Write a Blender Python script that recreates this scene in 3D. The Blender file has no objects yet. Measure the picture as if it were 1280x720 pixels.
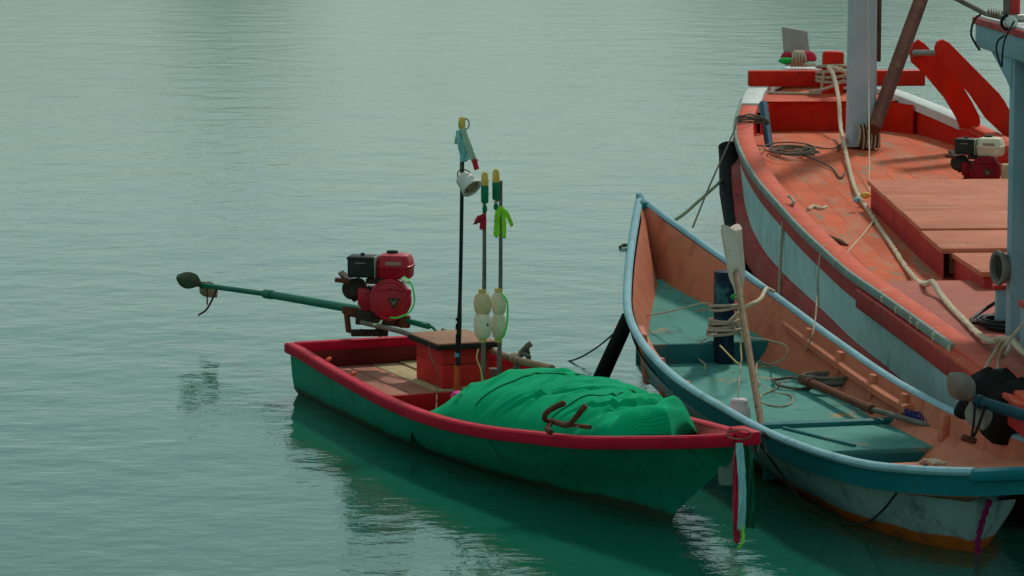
import bpy, bmesh, math, random
from mathutils import Vector, Matrix, noise
random.seed(7)
R = math.radians
sc = bpy.context.scene
COL = sc.collection

# ------------------------------------------------------------------ camera model
F = 4500.0; CH = 3.09; PT = math.atan(590 / 4500.0)
cP, sP = math.cos(PT), math.sin(PT)
def at(x, y, h=None, Y=None):
    """world point seen at a photo pixel, at height h or at distance Y"""
    u = (x - 640) / F; v = (y - 360) / F
    d = Vector((u, cP - v * sP, -(sP + v * cP)))
    t = (CH - h) / -d.z if h is not None else Y / d.y
    return Vector((0, 0, CH)) + d * t
cam = bpy.data.cameras.new('camera'); co = bpy.data.objects.new('camera', cam); COL.objects.link(co)
co.location = (0, 0, CH); co.rotation_euler = (math.pi / 2 - PT, 0, 0)
cam.sensor_width = 36; cam.lens = F * 36 / 1280; cam.clip_end = 5000; cam.clip_start = .1
sc.camera = co

# ------------------------------------------------------------------ materials
def hexc(r, g, b):
    f = lambda c: ((c / 255 + .055) / 1.055) ** 2.4 if c > 10 else c / 255 / 12.92
    return (f(r), f(g), f(b), 1)
def mat(name, col, rough=.6, var=.18, vs=6.0, wear=None, wear2=None, streak=None, band=None, seams=None, bump=.15, bs=60.0,
        metal=0.0, spec=.1, weave=None, trans=0.0):
    m = bpy.data.materials.new(name); m.use_nodes = True; nt = m.node_tree; N = nt.nodes; L = nt.links
    b = N['Principled BSDF']; b.inputs['Roughness'].default_value = rough; b.inputs['Metallic'].default_value = metal
    b.inputs['Specular IOR Level'].default_value = spec
    if trans: b.inputs['Transmission Weight'].default_value = trans
    tc = N.new('ShaderNodeTexCoord'); src = tc.outputs['Object']
    def tex(scale, detail=5, rough_=.6, vec=None):
        t = N.new('ShaderNodeTexNoise'); t.inputs['Scale'].default_value = scale; t.inputs['Detail'].default_value = detail
        t.inputs['Roughness'].default_value = rough_; L.new(vec or src, t.inputs['Vector']); return t.outputs['Fac']
    def mapped(sx, sy, sz):
        mp = N.new('ShaderNodeMapping'); mp.inputs['Scale'].default_value = (sx, sy, sz); L.new(src, mp.inputs['Vector']); return mp.outputs['Vector']
    def ramp(fac, a, c):
        r = N.new('ShaderNodeMapRange'); r.inputs['From Min'].default_value = a; r.inputs['From Max'].default_value = c
        L.new(fac, r.inputs['Value']); return r.outputs['Result']
    def math_(op, a, b_=None):
        n = N.new('ShaderNodeMath'); n.operation = op
        for i, v in enumerate((a, b_)):
            if v is None: continue
            if isinstance(v, (int, float)): n.inputs[i].default_value = v
            else: L.new(v, n.inputs[i])
        return n.outputs[0]
    def mix(fac, a, c):
        n = N.new('ShaderNodeMix'); n.data_type = 'RGBA'; L.new(fac, n.inputs[0])
        for i, v in ((6, a), (7, c)):
            if isinstance(v, tuple): n.inputs[i].default_value = v
            else: L.new(v, n.inputs[i])
        return n.outputs[2]
    c = tuple(col[:3]) + (1,)
    lo = tuple(x * (1 - var) for x in c[:3]) + (1,); hi = tuple(min(1, x * (1 + var)) for x in c[:3]) + (1,)
    cur = mix(ramp(tex(vs), .3, .7), lo, hi)
    h = tex(bs, 6)
    if band:                                     # a painted lower band: (z level, colour, softness)
        sep = N.new('ShaderNodeSeparateXYZ'); L.new(src, sep.inputs[0])
        z = math_('ADD', sep.outputs[2], math_('MULTIPLY', math_('SUBTRACT', tex(5), .5), band[3] if len(band) > 3 else .02))
        cur = mix(ramp(z, band[0] + band[2], band[0] - band[2]), cur, band[1])
    if seams:                                    # plank joints: (axis, width, colour)
        sep = N.new('ShaderNodeSeparateXYZ'); L.new(src, sep.inputs[0]); o = sep.outputs[seams[0]]
        q = math_('DIVIDE', o, seams[1]); fr = math_('FRACT', math_('ADD', q, 50.0)); fl = math_('FLOOR', math_('ADD', q, 50.0))
        wn = N.new('ShaderNodeTexWhiteNoise'); wn.noise_dimensions = '1D'; L.new(fl, wn.inputs['W'])
        hs = N.new('ShaderNodeHueSaturation'); L.new(cur, hs.inputs['Color'])
        L.new(math_('ADD', .86, math_('MULTIPLY', wn.outputs['Value'], .28)), hs.inputs['Value']); cur = hs.outputs[0]
        d = math_('ABSOLUTE', math_('SUBTRACT', fr, .5))
        g = math_('MULTIPLY', ramp(d, .5 - seams[3] / seams[1], .5), ramp(tex(3), .35, .6))
        cur = mix(g, cur, seams[2])
    for w in (wear, wear2):
        if w:                                    # (colour, scale, threshold, softness, (stretch))
            vec = mapped(*w[4]) if len(w) > 4 else None
            cur = mix(ramp(tex(w[1], 9, .68, vec), w[2], w[2] + w[3]), cur, w[0])
    if streak:
        cur = mix(math_('MULTIPLY', ramp(tex(streak[1], 6, .6, mapped(1, 1, .1)), streak[2], streak[2] + .16), streak[3]), cur, streak[0])
    if weave:
        wt = N.new('ShaderNodeTexWave'); wt.bands_direction = 'Y'; wt.inputs['Scale'].default_value = weave[0]; wt.inputs['Distortion'].default_value = 2.2; wt.inputs['Detail'].default_value = 2; wt.inputs['Detail Scale'].default_value = .6
        L.new(src, wt.inputs['Vector']); wv = math_('ADD', math_('MULTIPLY', wt.outputs['Fac'], .6), math_('MULTIPLY', tex(40, 2, .5, mapped(*weave[1])), .4))
        cur = mix(ramp(wv, .4, .62), cur, weave[2]); h = wv
    L.new(cur, b.inputs['Base Color'])
    L.new(math_('ADD', rough - .1, math_('MULTIPLY', tex(14), .22)), b.inputs['Roughness'])
    bp = N.new('ShaderNodeBump'); bp.inputs['Strength'].default_value = bump; bp.inputs['Distance'].default_value = .01
    L.new(h, bp.inputs['Height']); L.new(bp.outputs[0], b.inputs['Normal'])
    return m
DIRT = (.035, .03, .022, 1); RUST = (.16, .055, .02, 1)
M = {}
def mk(k, *a, **kw): M[k] = mat(k, *a, **kw)
mk('green_hull', (.003, .20, .115), .5, .10, 3, wear=(DIRT, 7, .70, .1), wear2=((.07, .26, .18, 1), 26, .68, .05), streak=((.01, .06, .04, 1), 16, .52, .5), band=(.045, (.03, .055, .03, 1), .012, .06), bump=.08)
mk('crimson', (.50, .008, .032), .55, .16, 8, wear=((.3, .1, .09, 1), 22, .66, .06), wear2=(DIRT, 30, .7, .05))
mk('red_inner', (.44, .014, .014), .5, .2, 6, wear=(DIRT, 9, .64, .12), wear2=((.4, .14, .1, 1), 30, .69, .04))
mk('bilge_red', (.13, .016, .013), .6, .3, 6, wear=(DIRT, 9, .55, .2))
mk('plank_pink', (.40, .17, .12), .75, .2, 6, wear=((.2, .1, .08, 1), 9, .58, .12, (6, 1, 1)), bump=.3)
mk('plank_raw', (.46, .36, .20), .8, .2, 6, wear=((.2, .15, .09, 1), 9, .58, .12, (6, 1, 1)), bump=.3)
mk('plywood', (.31, .165, .105), .75, .18, 7, wear=((.2, .11, .07, 1), 8, .58, .12, (4, 1, 1)), bump=.2)
mk('box_red', (.50, .03, .025), .55, .18, 5, wear=((.30, .03, .02, 1), 12, .6, .1), seams=(2, .125, (.12, .01, .01, 1), .006), bump=.2)
mk('black_trim', (.02, .022, .02), .6)
mk('net_green', (.0, .36, .155), .85, .2, 7, wear=((.05, .42, .24, 1), 4.5, .55, .22), wear2=((.01, .16, .07, 1), 7, .62, .16), weave=(34, (3, 3, 1.5), (.0, .29, .125, 1)), bump=.14, spec=.04)
mk('net_seam', (.0, .20, .09), .7)
mk('engine_red', (.40, .008, .022), .42, .14, 9, wear=((.1, .02, .015, 1), 14, .58, .16), wear2=(DIRT, 22, .59, .12), bump=.05, spec=.35)
mk('engine_dull', (.22, .008, .016), .5, .2, 9, wear=((.06, .02, .015, 1), 12, .56, .16), wear2=(DIRT, 20, .57, .12))
mk('engine_black', (.022, .032, .028), .5, .3, 9, wear=((.10, .10, .09, 1), 22, .68, .06))
mk('engine_dark', (.035, .03, .022), .6, .4, 18, wear=(RUST, 16, .58, .12), wear2=((.16, .15, .12, 1), 30, .68, .05))
mk('engine_grey', (.30, .31, .28), .4, .3, 18, metal=.5, wear=(RUST, 20, .62, .1))
mk('decal', (.30, .22, .17), .6, .3, 40)
mk('cream_tank', (.62, .58, .42), .5, .15, 8, wear=((.3, .22, .12, 1), 14, .62, .12))
mk('shaft_green', (.005, .13, .07), .45, .2, 10, wear=(RUST, 16, .66, .08))
mk('shaft_teal', (.008, .06, .085), .4, .2, 10, wear=(DIRT, 16, .66, .08))
mk('rust_steel', (.12, .045, .025), .75, .35, 14, wear=((.03, .02, .015, 1), 18, .56, .14))
mk('prop_bronze', (.13, .135, .085), .5, .25, 9, metal=.25, wear=((.25, .15, .09, 1), 9, .6, .1))
mk('prop_grey', (.20, .20, .17), .5, .25, 9, metal=.25, wear=((.32, .21, .14, 1), 9, .62, .1))
mk('prop_pink', (.46, .28, .20), .5, .25, 9)
mk('pipe_grey', (.17, .15, .12), .6, .3, 10, wear=(RUST, 14, .6, .12))
mk('grip_blue', (.10, .28, .42), .5, .2, 20)
mk('cable_green', (.06, .72, .10), .4, .1)
mk('cable_pale', (.6, .75, .5), .4, .1)
mk('cable_black', (.012, .012, .012), .5)
mk('bamboo', (.26, .17, .11), .7, .25, 10, wear=((.10, .07, .05, 1), 10, .58, .1))
mk('pole_black', (.022, .026, .025), .5, .3, 10)
mk('pole_grey', (.15, .135, .12), .7, .3, 10)
mk('tape_orange', (.55, .10, .03), .5, .2, 18)
mk('float_cream', (.68, .60, .45), .75, .14, 12, wear=((.42, .33, .22, 1), 14, .62, .1), bump=.3, bs=90)
mk('float_tan', (.62, .46, .27), .8, .18, 12, wear=((.7, .6, .42, 1), 16, .56, .1), bump=.35, bs=90)
mk('lamp_yellow', (.70, .45, .10), .4, .2, 20)
mk('lamp_green', (.01, .17, .09), .4, .2, 20)
mk('cup_white', (.60, .60, .55), .45, .1, 10, wear=((.3, .28, .22, 1), 12, .62, .1))
mk('cloth_teal', (.26, .56, .58), .8, .16, 14)
mk('cloth_pale', (.42, .55, .42), .8, .16, 14)
mk('cloth_red', (.52, .03, .06), .8, .16, 14)
mk('cloth_lime', (.36, .78, .06), .7, .1, 14)
mk('cloth_green', (.02, .42, .07), .8, .16, 14)
mk('cloth_dark', (.008, .10, .05), .8, .16, 14)
mk('pink', (.75, .05, .33), .6)
mk('blue_cloth', (.04, .05, .22), .8)
mk('canvas', (.56, .50, .42), .85, .14, 9, wear=((.34, .29, .22, 1), 9, .6, .14, (3, 3, .6)), bump=.3)
mk('rope_pale', (.46, .38, .28), .85, .2, 40, wear=((.24, .19, .13, 1), 22, .58, .14), bump=.6, bs=150)
mk('rope_cream', (.62, .52, .38), .85, .15, 40, wear=((.36, .28, .18, 1), 14, .6, .14), bump=.6, bs=110)
mk('rope_brown', (.20, .13, .08), .9, .2, 40, bump=.6, bs=150)
mk('rope_grey', (.16, .15, .12), .9, .2, 40, bump=.6, bs=150)
mk('rope_dark', (.035, .04, .035), .8, .2, 40)
mk('rope_green', (.07, .12, .06), .85, .2, 40)
mk('line_yellow', (.55, .42, .16), .8)
mk('blue_hull', (.008, .155, .18), .55, .14, 4, wear=(DIRT, 4, .585, .16), wear2=((.28, .30, .27, 1), 24, .70, .05), streak=((.03, .05, .05, 1), 14, .6, .6))
mk('blue_lower', (.27, .42, .41), .55, .14, 4, wear=((.025, .045, .04, 1), 3.2, .58, .14), wear2=((.20, .035, .05, 1), 11, .70, .03), streak=((.05, .07, .06, 1), 12, .52, .6),
   band=(.062, (.44, .11, .012, 1), .006, .05))
mk('pale_rail', (.27, .46, .52), .7, .14, 6, wear=((.10, .22, .26, 1), 9, .58, .12), wear2=(DIRT, 30, .68, .05))
mk('orange_liner', (.56, .18, .105), .6, .16, 4, wear=((.30, .06, .03, 1), 4, .55, .2), wear2=((.55, .28, .2, 1), 26, .70, .04), streak=((.22, .05, .03, 1), 10, .58, .5))
mk('teal_deck', (.075, .275, .235), .7, .16, 3, wear=((.36, .25, .13, 1), 3.6, .585, .05), wear2=((.05, .15, .14, 1), 7, .56, .12), bump=.2)
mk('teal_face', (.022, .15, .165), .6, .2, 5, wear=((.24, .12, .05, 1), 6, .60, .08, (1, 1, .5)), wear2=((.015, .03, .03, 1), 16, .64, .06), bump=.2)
mk('navy_post', (.010, .024, .05), .55, .3, 8, wear=((.03, .15, .17, 1), 8, .58, .1))
mk('magenta', (.28, .015, .10), .6, .3, 30)
mk('algae', (.012, .10, .05), .8, .4, 20)
mk('red_hull', (.46, .038, .036), .55, .18, 4, wear=((.40, .16, .13, 1), 9, .60, .12, (1, .3, 1)), wear2=(DIRT, 10, .66, .08), streak=((.12, .02, .015, 1), 14, .56, .6))
mk('red_wale', (.44, .065, .058), .7, .2, 4, wear=((.30, .15, .13, 1), 6, .52, .2, (1, .4, 1)), wear2=((.06, .03, .02, 1), 12, .6, .1, (1, .4, 1)), bump=.4, bs=30)
mk('skyblue_band', (.46, .61, .60), .55, .12, 4, wear=((.14, .26, .27, 1), 5, .58, .14), wear2=((.28, .17, .05, 1), 9, .68, .05), streak=((.22, .16, .07, 1), 14, .61, .7))
mk('rail_trim', (.20, .25, .22), .7, .2, 8, wear=((.40, .34, .24, 1), 14, .58, .1), wear2=(DIRT, 18, .62, .08))
mk('red_rail', (.60, .09, .045), .65, .16, 6, wear=((.60, .22, .13, 1), 9, .58, .1), wear2=((.25, .03, .02, 1), 14, .64, .08))
mk('red_deck', (.62, .118, .048), .75, .16, 3, wear=((.52, .19, .11, 1), 3.2, .5, .14, (1.6, .5, 1)), wear2=((.29, .19, .12, 1), 5.5, .555, .09, (2, .45, 1)), seams=(0, .155, (.28, .06, .035, 1), .007), bump=.3)
mk('red_hatch', (.53, .17, .10), .7, .14, 4, wear=((.56, .34, .25, 1), 5, .60, .07, (.4, 2.2, 1)), wear2=((.36, .09, .05, 1), 7, .60, .1), bump=.25)
mk('red_platform', (.40, .105, .075), .6, .14, 3, wear=((.46, .16, .1, 1), 4, .55, .15))
mk('red_paint', (.60, .020, .007), .5, .14, 5, wear=((.35, .02, .012, 1), 6, .58, .14), wear2=((.6, .2, .12, 1), 26, .70, .04), streak=((.32, .02, .012, 1), 9, .56, .5))
mk('white_paint', (.58, .62, .60), .6, .1, 5, wear=((.30, .31, .27, 1), 9, .62, .1), wear2=(RUST, 18, .71, .03), streak=((.38, .38, .34, 1), 10, .55, .6))
mk('mast_paint', (.42, .48, .52), .6, .1, 5, wear=((.30, .33, .35, 1), 5, .56, .14, (3, 3, .5)), wear2=(DIRT, 12, .70, .05), streak=((.22, .24, .26, 1), 12, .57, .5))
mk('house_blue', (.22, .36, .42), .55, .1, 5, wear=((.15, .25, .3, 1), 6, .58, .12), streak=((.2, .2, .16, 1), 10, .6, .5))
mk('house_dark', (.05, .12, .18), .6)
mk('grey_plank', (.36, .35, .32), .75, .15, 7, wear=((.22, .21, .19, 1), 7, .56, .12, (3, 3, .7)))
mk('boom_wood', (.13, .045, .028), .65, .3, 5, wear=((.26, .10, .06, 1), 6, .57, .12, (3, 3, .6)), wear2=((.06, .03, .02, 1), 8, .6, .08, (3, 3, .6)), bump=.3)
mk('wood_brown', (.13, .06, .035), .75, .3, 9)
mk('drum_grey', (.16, .155, .135), .55, .2, 8, wear=((.3, .22, .15, 1), 8, .6, .12))
mk('rubber', (.012, .014, .013), .7, .3, 8, wear=((.05, .05, .045, 1), 10, .62, .12))
mk('jug', (.62, .55, .56), .35, .12, 12, wear=((.55, .36, .38, 1), 9, .56, .2), spec=.5)
mk('jug_dull', (.16, .22, .19), .4, .15, 12)

# ------------------------------------------------------------------ mesh helpers
def spline(pts, n=8):
    pts = [Vector(p) for p in pts]
    if len(pts) < 3: return [pts[0].lerp(pts[1], i / n) for i in range(n + 1)]
    P = [pts[0] * 2 - pts[1]] + pts + [pts[-1] * 2 - pts[-2]]; out = []
    for i in range(1, len(P) - 2):
        a, b, c, d = P[i - 1:i + 3]
        for k in range(n):
            t = k / n
            out.append(.5 * ((2 * b) + (c - a) * t + (2 * a - 5 * b + 4 * c - d) * t * t + (3 * b - a - 3 * c + d) * t ** 3))
    out.append(pts[-1]); return out
def curve1(xs, ys):
    """smooth 1-d interpolation (Catmull-Rom through unequal knots)"""
    def f(x):
        if x <= xs[0]: return ys[0] + (ys[1] - ys[0]) / (xs[1] - xs[0]) * (x - xs[0])
        if x >= xs[-1]: return ys[-1]
        i = max(k for k in range(len(xs) - 1) if xs[k] <= x)
        h = xs[i + 1] - xs[i]; t = (x - xs[i]) / h
        sl = lambda j: (ys[min(j + 1, len(xs) - 1)] - ys[max(j - 1, 0)]) / (xs[min(j + 1, len(xs) - 1)] - xs[max(j - 1, 0)])
        m0, m1 = sl(i) * h, sl(i + 1) * h
        return (2 * t ** 3 - 3 * t * t + 1) * ys[i] + (t ** 3 - 2 * t * t + t) * m0 + (-2 * t ** 3 + 3 * t * t) * ys[i + 1] + (t ** 3 - t * t) * m1
    return f
class MB:
    def __init__(s): s.bm = bmesh.new()
    def grid(s, rows, closed=False, flip=False):
        vs = [[s.bm.verts.new(p) for p in r] for r in rows]
        for i in range(len(vs) - 1):
            n = len(vs[i])
            for j in range(n if closed else n - 1):
                q = [vs[i][j], vs[i][(j + 1) % n], vs[i + 1][(j + 1) % n], vs[i + 1][j]]
                if flip: q.reverse()
                try: s.bm.faces.new(q)
                except ValueError: pass
        return vs
    def poly(s, pts):
        return s.bm.faces.new([s.bm.verts.new(p) for p in pts])
    def tube(s, pts, r, seg=8, caps=True):
        pts = [Vector(p) for p in pts]; n = len(pts)
        rs = r if isinstance(r, (list, tuple)) else [r] * n
        T = [(pts[min(i + 1, n - 1)] - pts[max(i - 1, 0)]).normalized() for i in range(n)]
        u = T[0].orthogonal().normalized(); rows = []
        for i in range(n):
            u = (u - T[i] * u.dot(T[i]))
            u = u.normalized() if u.length > 1e-6 else T[i].orthogonal().normalized()
            w = T[i].cross(u)
            rows.append([pts[i] + (u * math.cos(a) + w * math.sin(a)) * rs[i] for a in [2 * math.pi * k / seg for k in range(seg)]])
        vs = s.grid(rows, True)
        if caps:
            s.bm.faces.new(list(reversed(vs[0]))); s.bm.faces.new(vs[-1])
        return s
    def sweep(s, pts, prof, caps=True, lat=None):
        """profile (u sideways, v up) carried along a path"""
        pts = [Vector(p) for p in pts]; n = len(pts); rows = []
        for i in range(n):
            t = pts[min(i + 1, n - 1)] - pts[max(i - 1, 0)]; t.z = 0; t.normalize()
            nrm = Vector((t.y, -t.x, 0))
            rows.append([pts[i] + nrm * u + Vector((0, 0, v)) for u, v in prof])
        vs = s.grid(rows, True)
        if caps: s.bm.faces.new(list(reversed(vs[0]))); s.bm.faces.new(vs[-1])
        return s
    def box(s, c, size, rot=None, bev=.006, seg=2):
        r = bmesh.ops.create_cube(s.bm, size=1.0); vs = r['verts']
        bmesh.ops.scale(s.bm, vec=size, verts=vs)
        if bev:
            es = list({e for v in vs for e in v.link_edges})
            g = bmesh.ops.bevel(s.bm, geom=es, offset=min(bev, min(size) * .45), segments=seg, affect='EDGES', profile=.5)
            vs = list({v for f in g['faces'] for v in f.verts} | {v for v in vs if v.is_valid})
        mt = Matrix.Translation(c)
        if rot: mt = mt @ (rot if isinstance(rot, Matrix) else Matrix.Rotation(rot, 4, 'Z'))
        bmesh.ops.transform(s.bm, matrix=mt, verts=vs); return s
    def lathe(s, prof, c=(0, 0, 0), axis=(0, 0, 1), seg=18):
        ax = Vector(axis).normalized(); u = ax.orthogonal().normalized(); w = ax.cross(u); c = Vector(c)
        rows = [[c + ax * z + (u * math.cos(2 * math.pi * k / seg) + w * math.sin(2 * math.pi * k / seg)) * max(r, 1e-4) for k in range(seg)] for r, z in prof]
        vs = s.grid(rows, True); s.bm.faces.new(list(reversed(vs[0]))); s.bm.faces.new(vs[-1]); return s
    def prism(s, pts, thick, bev=0):
        """a planar outline given thickness along vector thick"""
        t = Vector(thick); a = [s.bm.verts.new(Vector(p) - t / 2) for p in pts]; b = [s.bm.verts.new(Vector(p) + t / 2) for p in pts]
        fs = [s.bm.faces.new(list(reversed(a))), s.bm.faces.new(b)]
        for i in range(len(a)):
            j = (i + 1) % len(a); fs.append(s.bm.faces.new([a[i], a[j], b[j], b[i]]))
        if bev:
            es = [e for f in fs[:2] for e in f.edges]
            bmesh.ops.bevel(s.bm, geom=es, offset=bev, segments=2, affect='EDGES', profile=.5)
        return s
    def strip(s, pts, width, thick=.004, wob=0):
        """a limp, creased ribbon: path with a width vector, given thickness"""
        pts = [Vector(p) for p in pts]; wv = Vector(width); n = len(pts); m = 6; L1, L2 = [], []
        fine = []
        for i in range(n - 1): fine += [pts[i], pts[i].lerp(pts[i + 1], .5)]
        fine.append(pts[-1]); nn = len(fine)
        for i, p in enumerate(fine):
            k = 1 + wob * 1.6 * noise.noise(Vector((i * .45, pts[0].x * 9, 2))); a, b = [], []
            for j in range(m + 1):
                u = j / m - .5
                c = p + wv * (k * u) + Vector((0, .16 * wv.length * math.sin(j * 1.9 + i * .35), 0)) * 1.0
                if i == nn - 1: c.z += .006 * math.sin(j * 2.6)
                a.append(c + Vector((0, -thick * .5, 0))); b.append(c + Vector((0, thick * .5, 0)))
            L1.append(a + b[::-1])
        vs = s.grid(L1, True); s.bm.faces.new(list(reversed(vs[0]))); s.bm.faces.new(vs[-1]); return s
    def build(s, name, m, parent=None, loc=None, rot=None, smooth=True, ang=38, local=True, **tags):
        bm = s.bm; bmesh.ops.remove_doubles(bm, verts=bm.verts, dist=1e-5); bmesh.ops.recalc_face_normals(bm, faces=bm.faces)
        if not local and parent is not None:     # vertices were given in world space
            bmesh.ops.transform(bm, matrix=world(parent).inverted(), verts=bm.verts)
        elif loc is None and parent is None:     # put the origin at the base of a single-mesh thing
            xs = [v.co for v in bm.verts]
            o_ = Vector((sum(v.x for v in xs) / len(xs), sum(v.y for v in xs) / len(xs), min(v.z for v in xs)))
            bmesh.ops.translate(bm, vec=-o_, verts=bm.verts); loc = o_
        me = bpy.data.meshes.new(name); bm.to_mesh(me); bm.free()
        o = bpy.data.objects.new(name, me); COL.objects.link(o); me.materials.append(M[m] if isinstance(m, str) else m)
        if smooth:
            me.shade_smooth(); me.set_sharp_from_angle(angle=R(ang))
        if loc is not None: o.location = loc
        if rot is not None: o.rotation_euler = rot
        if parent: o.parent = parent
        tag(o, **tags); return o
def tag(o, label=None, cat=None, group=None, kind=None):
    if label: o['label'] = label
    if cat: o['category'] = cat
    if group: o['group'] = group
    if kind: o['kind'] = kind
def world(o):
    m = Matrix.LocRotScale(o.location, o.rotation_euler, o.scale)
    return world(o.parent) @ m if o.parent else m
def empty(name, loc, rz=0, **t):
    o = bpy.data.objects.new(name, None); COL.objects.link(o); o.empty_display_size = .1
    o.location = loc; o.rotation_euler = (0, 0, rz); tag(o, **t); return o
def rope(name, pts, r, m, parent=None, n=8, seg=7, **t):
    return MB().tube(spline(pts, n), r, seg).build(name, m, parent, local=parent is None, **t)
def laid(name, pts, r, m, n=6, pitch=.10, **t):
    P_ = spline(pts, n * 3); mb = MB(); d = 0; acc = []
    for i, p in enumerate(P_):
        if i: d += (p - P_[i - 1]).length
        acc.append(d)
    for k in range(3):
        q = []
        for i, p in enumerate(P_):
            tg = (P_[min(i + 1, len(P_) - 1)] - P_[max(i - 1, 0)]).normalized(); u = tg.cross(Vector((0, 0, 1))); u = u.normalized() if u.length > .1 else Vector((1, 0, 0)); v = tg.cross(u)
            a = acc[i] / pitch * 2 * math.pi + k * 2.094; q.append(p + (u * math.cos(a) + v * math.sin(a)) * r * .52)
        mb.tube(q, r * .58, 6)
    return mb.build(name, m, **t)
def coil(c, r0, turns, dz=.004, jit=.15, flat=1.0, n=16, tail=None):
    out = []
    for i in range(int(turns * n) + 1):
        a = 2 * math.pi * i / n; k = int(i / n); rnd = random.Random(k * 7 + 3)
        rr = r0 * (1 + jit * (rnd.random() - .5) * 2) * (1 + .1 * math.sin(a * 1.7 + k))
        out.append(Vector(c) + Vector((math.cos(a) * rr + r0 * jit * (rnd.random() - .5), math.sin(a) * rr * flat, i / n * dz)))
    return out + [Vector(p) for p in (tail or [])]

# ------------------------------------------------------------------ boats: shared hull lofting (local frame: bow at the origin, stern towards -Y)
class Boat:
    def __init__(s, name, org, ang, sk, bk, hk, S, **t):
        s.root = empty(name, (org.x, org.y, 0), ang, **t); s.S = S; s.B = curve1(sk, bk); s.H = curve1(sk, hk); s.a = ang; s.o = org
    def w(s, l, q, z):                            # local (lateral, distance from bow, z) -> world
        c, n = math.cos(s.a), math.sin(s.a); return Vector((s.o.x + c * l + n * q, s.o.y + n * l - c * q, z))
    def loc(s, p):                                # world -> (lateral, distance from bow, z)
        c, n = math.cos(s.a), math.sin(s.a); dx, dy = p.x - s.o.x, p.y - s.o.y
        return Vector((c * dx + n * dy, n * dx - c * dy, p.z))
    def row(s, side, k, z, s0, n=48, off=0.0, S=None, lo=0.0):
        out = []
        for i in range(n + 1):
            t = (i / n) ** 1.5; q = t * s.S; y = s0 + t * ((S or s.S) - s0)
            b = max(s.B(q), 0) if i else 0.0
            kk = k(t) if callable(k) else k; zz = z(q, t) if callable(z) else z
            out.append(Vector((side * max(b * kk - off * min(1, t * 25), lo), -y, zz)))
        return out
    def shell(s, rows, name, m, parent=None, transom=False, **t):
        mb = MB()
        for side in (1, -1): mb.grid([s.row(side, *r) for r in rows], flip=side < 0)
        if transom:
            ring = [s.row(1, *r)[-1] for r in rows] + [s.row(-1, *r)[-1] for r in reversed(rows)]
            mb.poly(ring)
        return mb.build(name, m, parent or s.root, ang=30, **t)
    def gun(s, side, q0, q1, n=50, off=0.0, dz=0.0):
        out = []
        for i in range(n + 1):
            q = q0 + (q1 - q0) * (i / n) ** (1.4 if q0 < .2 else 1)
            out.append(Vector((side * max(s.B(q) - off, 0.001), -q, s.H(q) + dz)))
        return out
    def deck(s, q0, q1, z, off, n=20, m=8, name='deck', mat_='teal_deck', lo=None, hi=None):
        rows = []
        for i in range(n + 1):
            q = q0 + (q1 - q0) * i / n; b = max(s.B(q) - off, .004)
            a, c = (-b if lo is None else max(lo, -b)), (b if hi is None else min(hi, b))
            zz = z(q) if callable(z) else z
            rows.append([Vector((a + (c - a) * j / m, -q, zz)) for j in range(m + 1)])
        mb = MB(); mb.grid(rows); return mb.build(name, mat_, s.root)

# ================================================================== GREEN BOAT
K = [.2, .6, 1.0, 1.4, 1.8, 2.2, 2.6, 3.0, 3.4, 3.8, 4.2, 4.6, 5.0]
G = Boat('longtail_boat', Vector((.996, 14.881)), R(201.5), [0] + K[:-1], [0, .094, .228, .346, .412, .472, .516, .540, .543, .527, .506, .488, .472],
         [.52, .482, .42, .364, .325, .288, .264, .253, .25, .251, .253, .259, .272], 4.78,
         label='small green wooden boat with crimson rails, nearest the open water on the left', cat='boat')
gh = lambda f: (lambda q, t: G.H(q) * f)
flare = lambda k, d: (lambda t: k - d * max(0, 1 - t * 3.2) ** 1.5)
sm01 = lambda x: (lambda u: u * u * (3 - 2 * u))(min(1, max(0, x)))
full = lambda k, d, e: (lambda t: (k - d * max(0, 1 - t * 3.0) ** 1.3) + (e - k) * sm01((t - .35) / .65))
chz = lambda q, t: .10 + .12 * max(0, 1 - t * 2.6)
grow = [(1.0, gh(1.0), 0.0), (full(.965, .24, .99), gh(.7), .20), (full(.90, .42, .975), chz, .46), (full(.79, .5, .95), lambda q, t: .03 + .03 * max(0, 1 - t * 3), .74), (full(.55, .3, .8), -.07, .86), (.02, -.12, .9)]
G.shell(grow, 'hull', 'green_hull', transom=True)
G.shell([(1.0, gh(.99), .04, 48, .022), (full(.955, .26, .98), gh(.68), .26, 48, .022), (full(.88, .45, .96), lambda q, t: chz(q, t) + .02, .52, 48, .024), (full(.70, .5, .88), lambda q, t: .05 + .02 * max(0, 1 - t * 3), .85, 48, .03)], 'inner_lining', 'red_inner')
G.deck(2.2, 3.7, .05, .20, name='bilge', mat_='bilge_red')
rp = [(-.022, -.045), (.022, -.045), (.028, -.036), (.028, .002), (.02, .010), (-.02, .010), (-.028, .002), (-.028, -.036)]
mb = MB()
for sd in (1, -1): mb.sweep(G.gun(sd, 0.06, 4.79), rp)
G_rail = mb.build('gunwale_rail', 'crimson', G.root)
qT = 4.78; bT = G.B(qT); hT = G.H(qT)
MB().box((0, -qT, hT - .017), (2 * bT - .058, .058, .056), bev=.008).build('transom_rail', 'crimson', G.root)
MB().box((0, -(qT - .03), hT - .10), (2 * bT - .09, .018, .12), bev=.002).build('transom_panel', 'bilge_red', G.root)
MB().box((0, -.05, .52 - .014), (.085, .16, .062), bev=.014).build('bow_cap', 'crimson', G.root)
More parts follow.
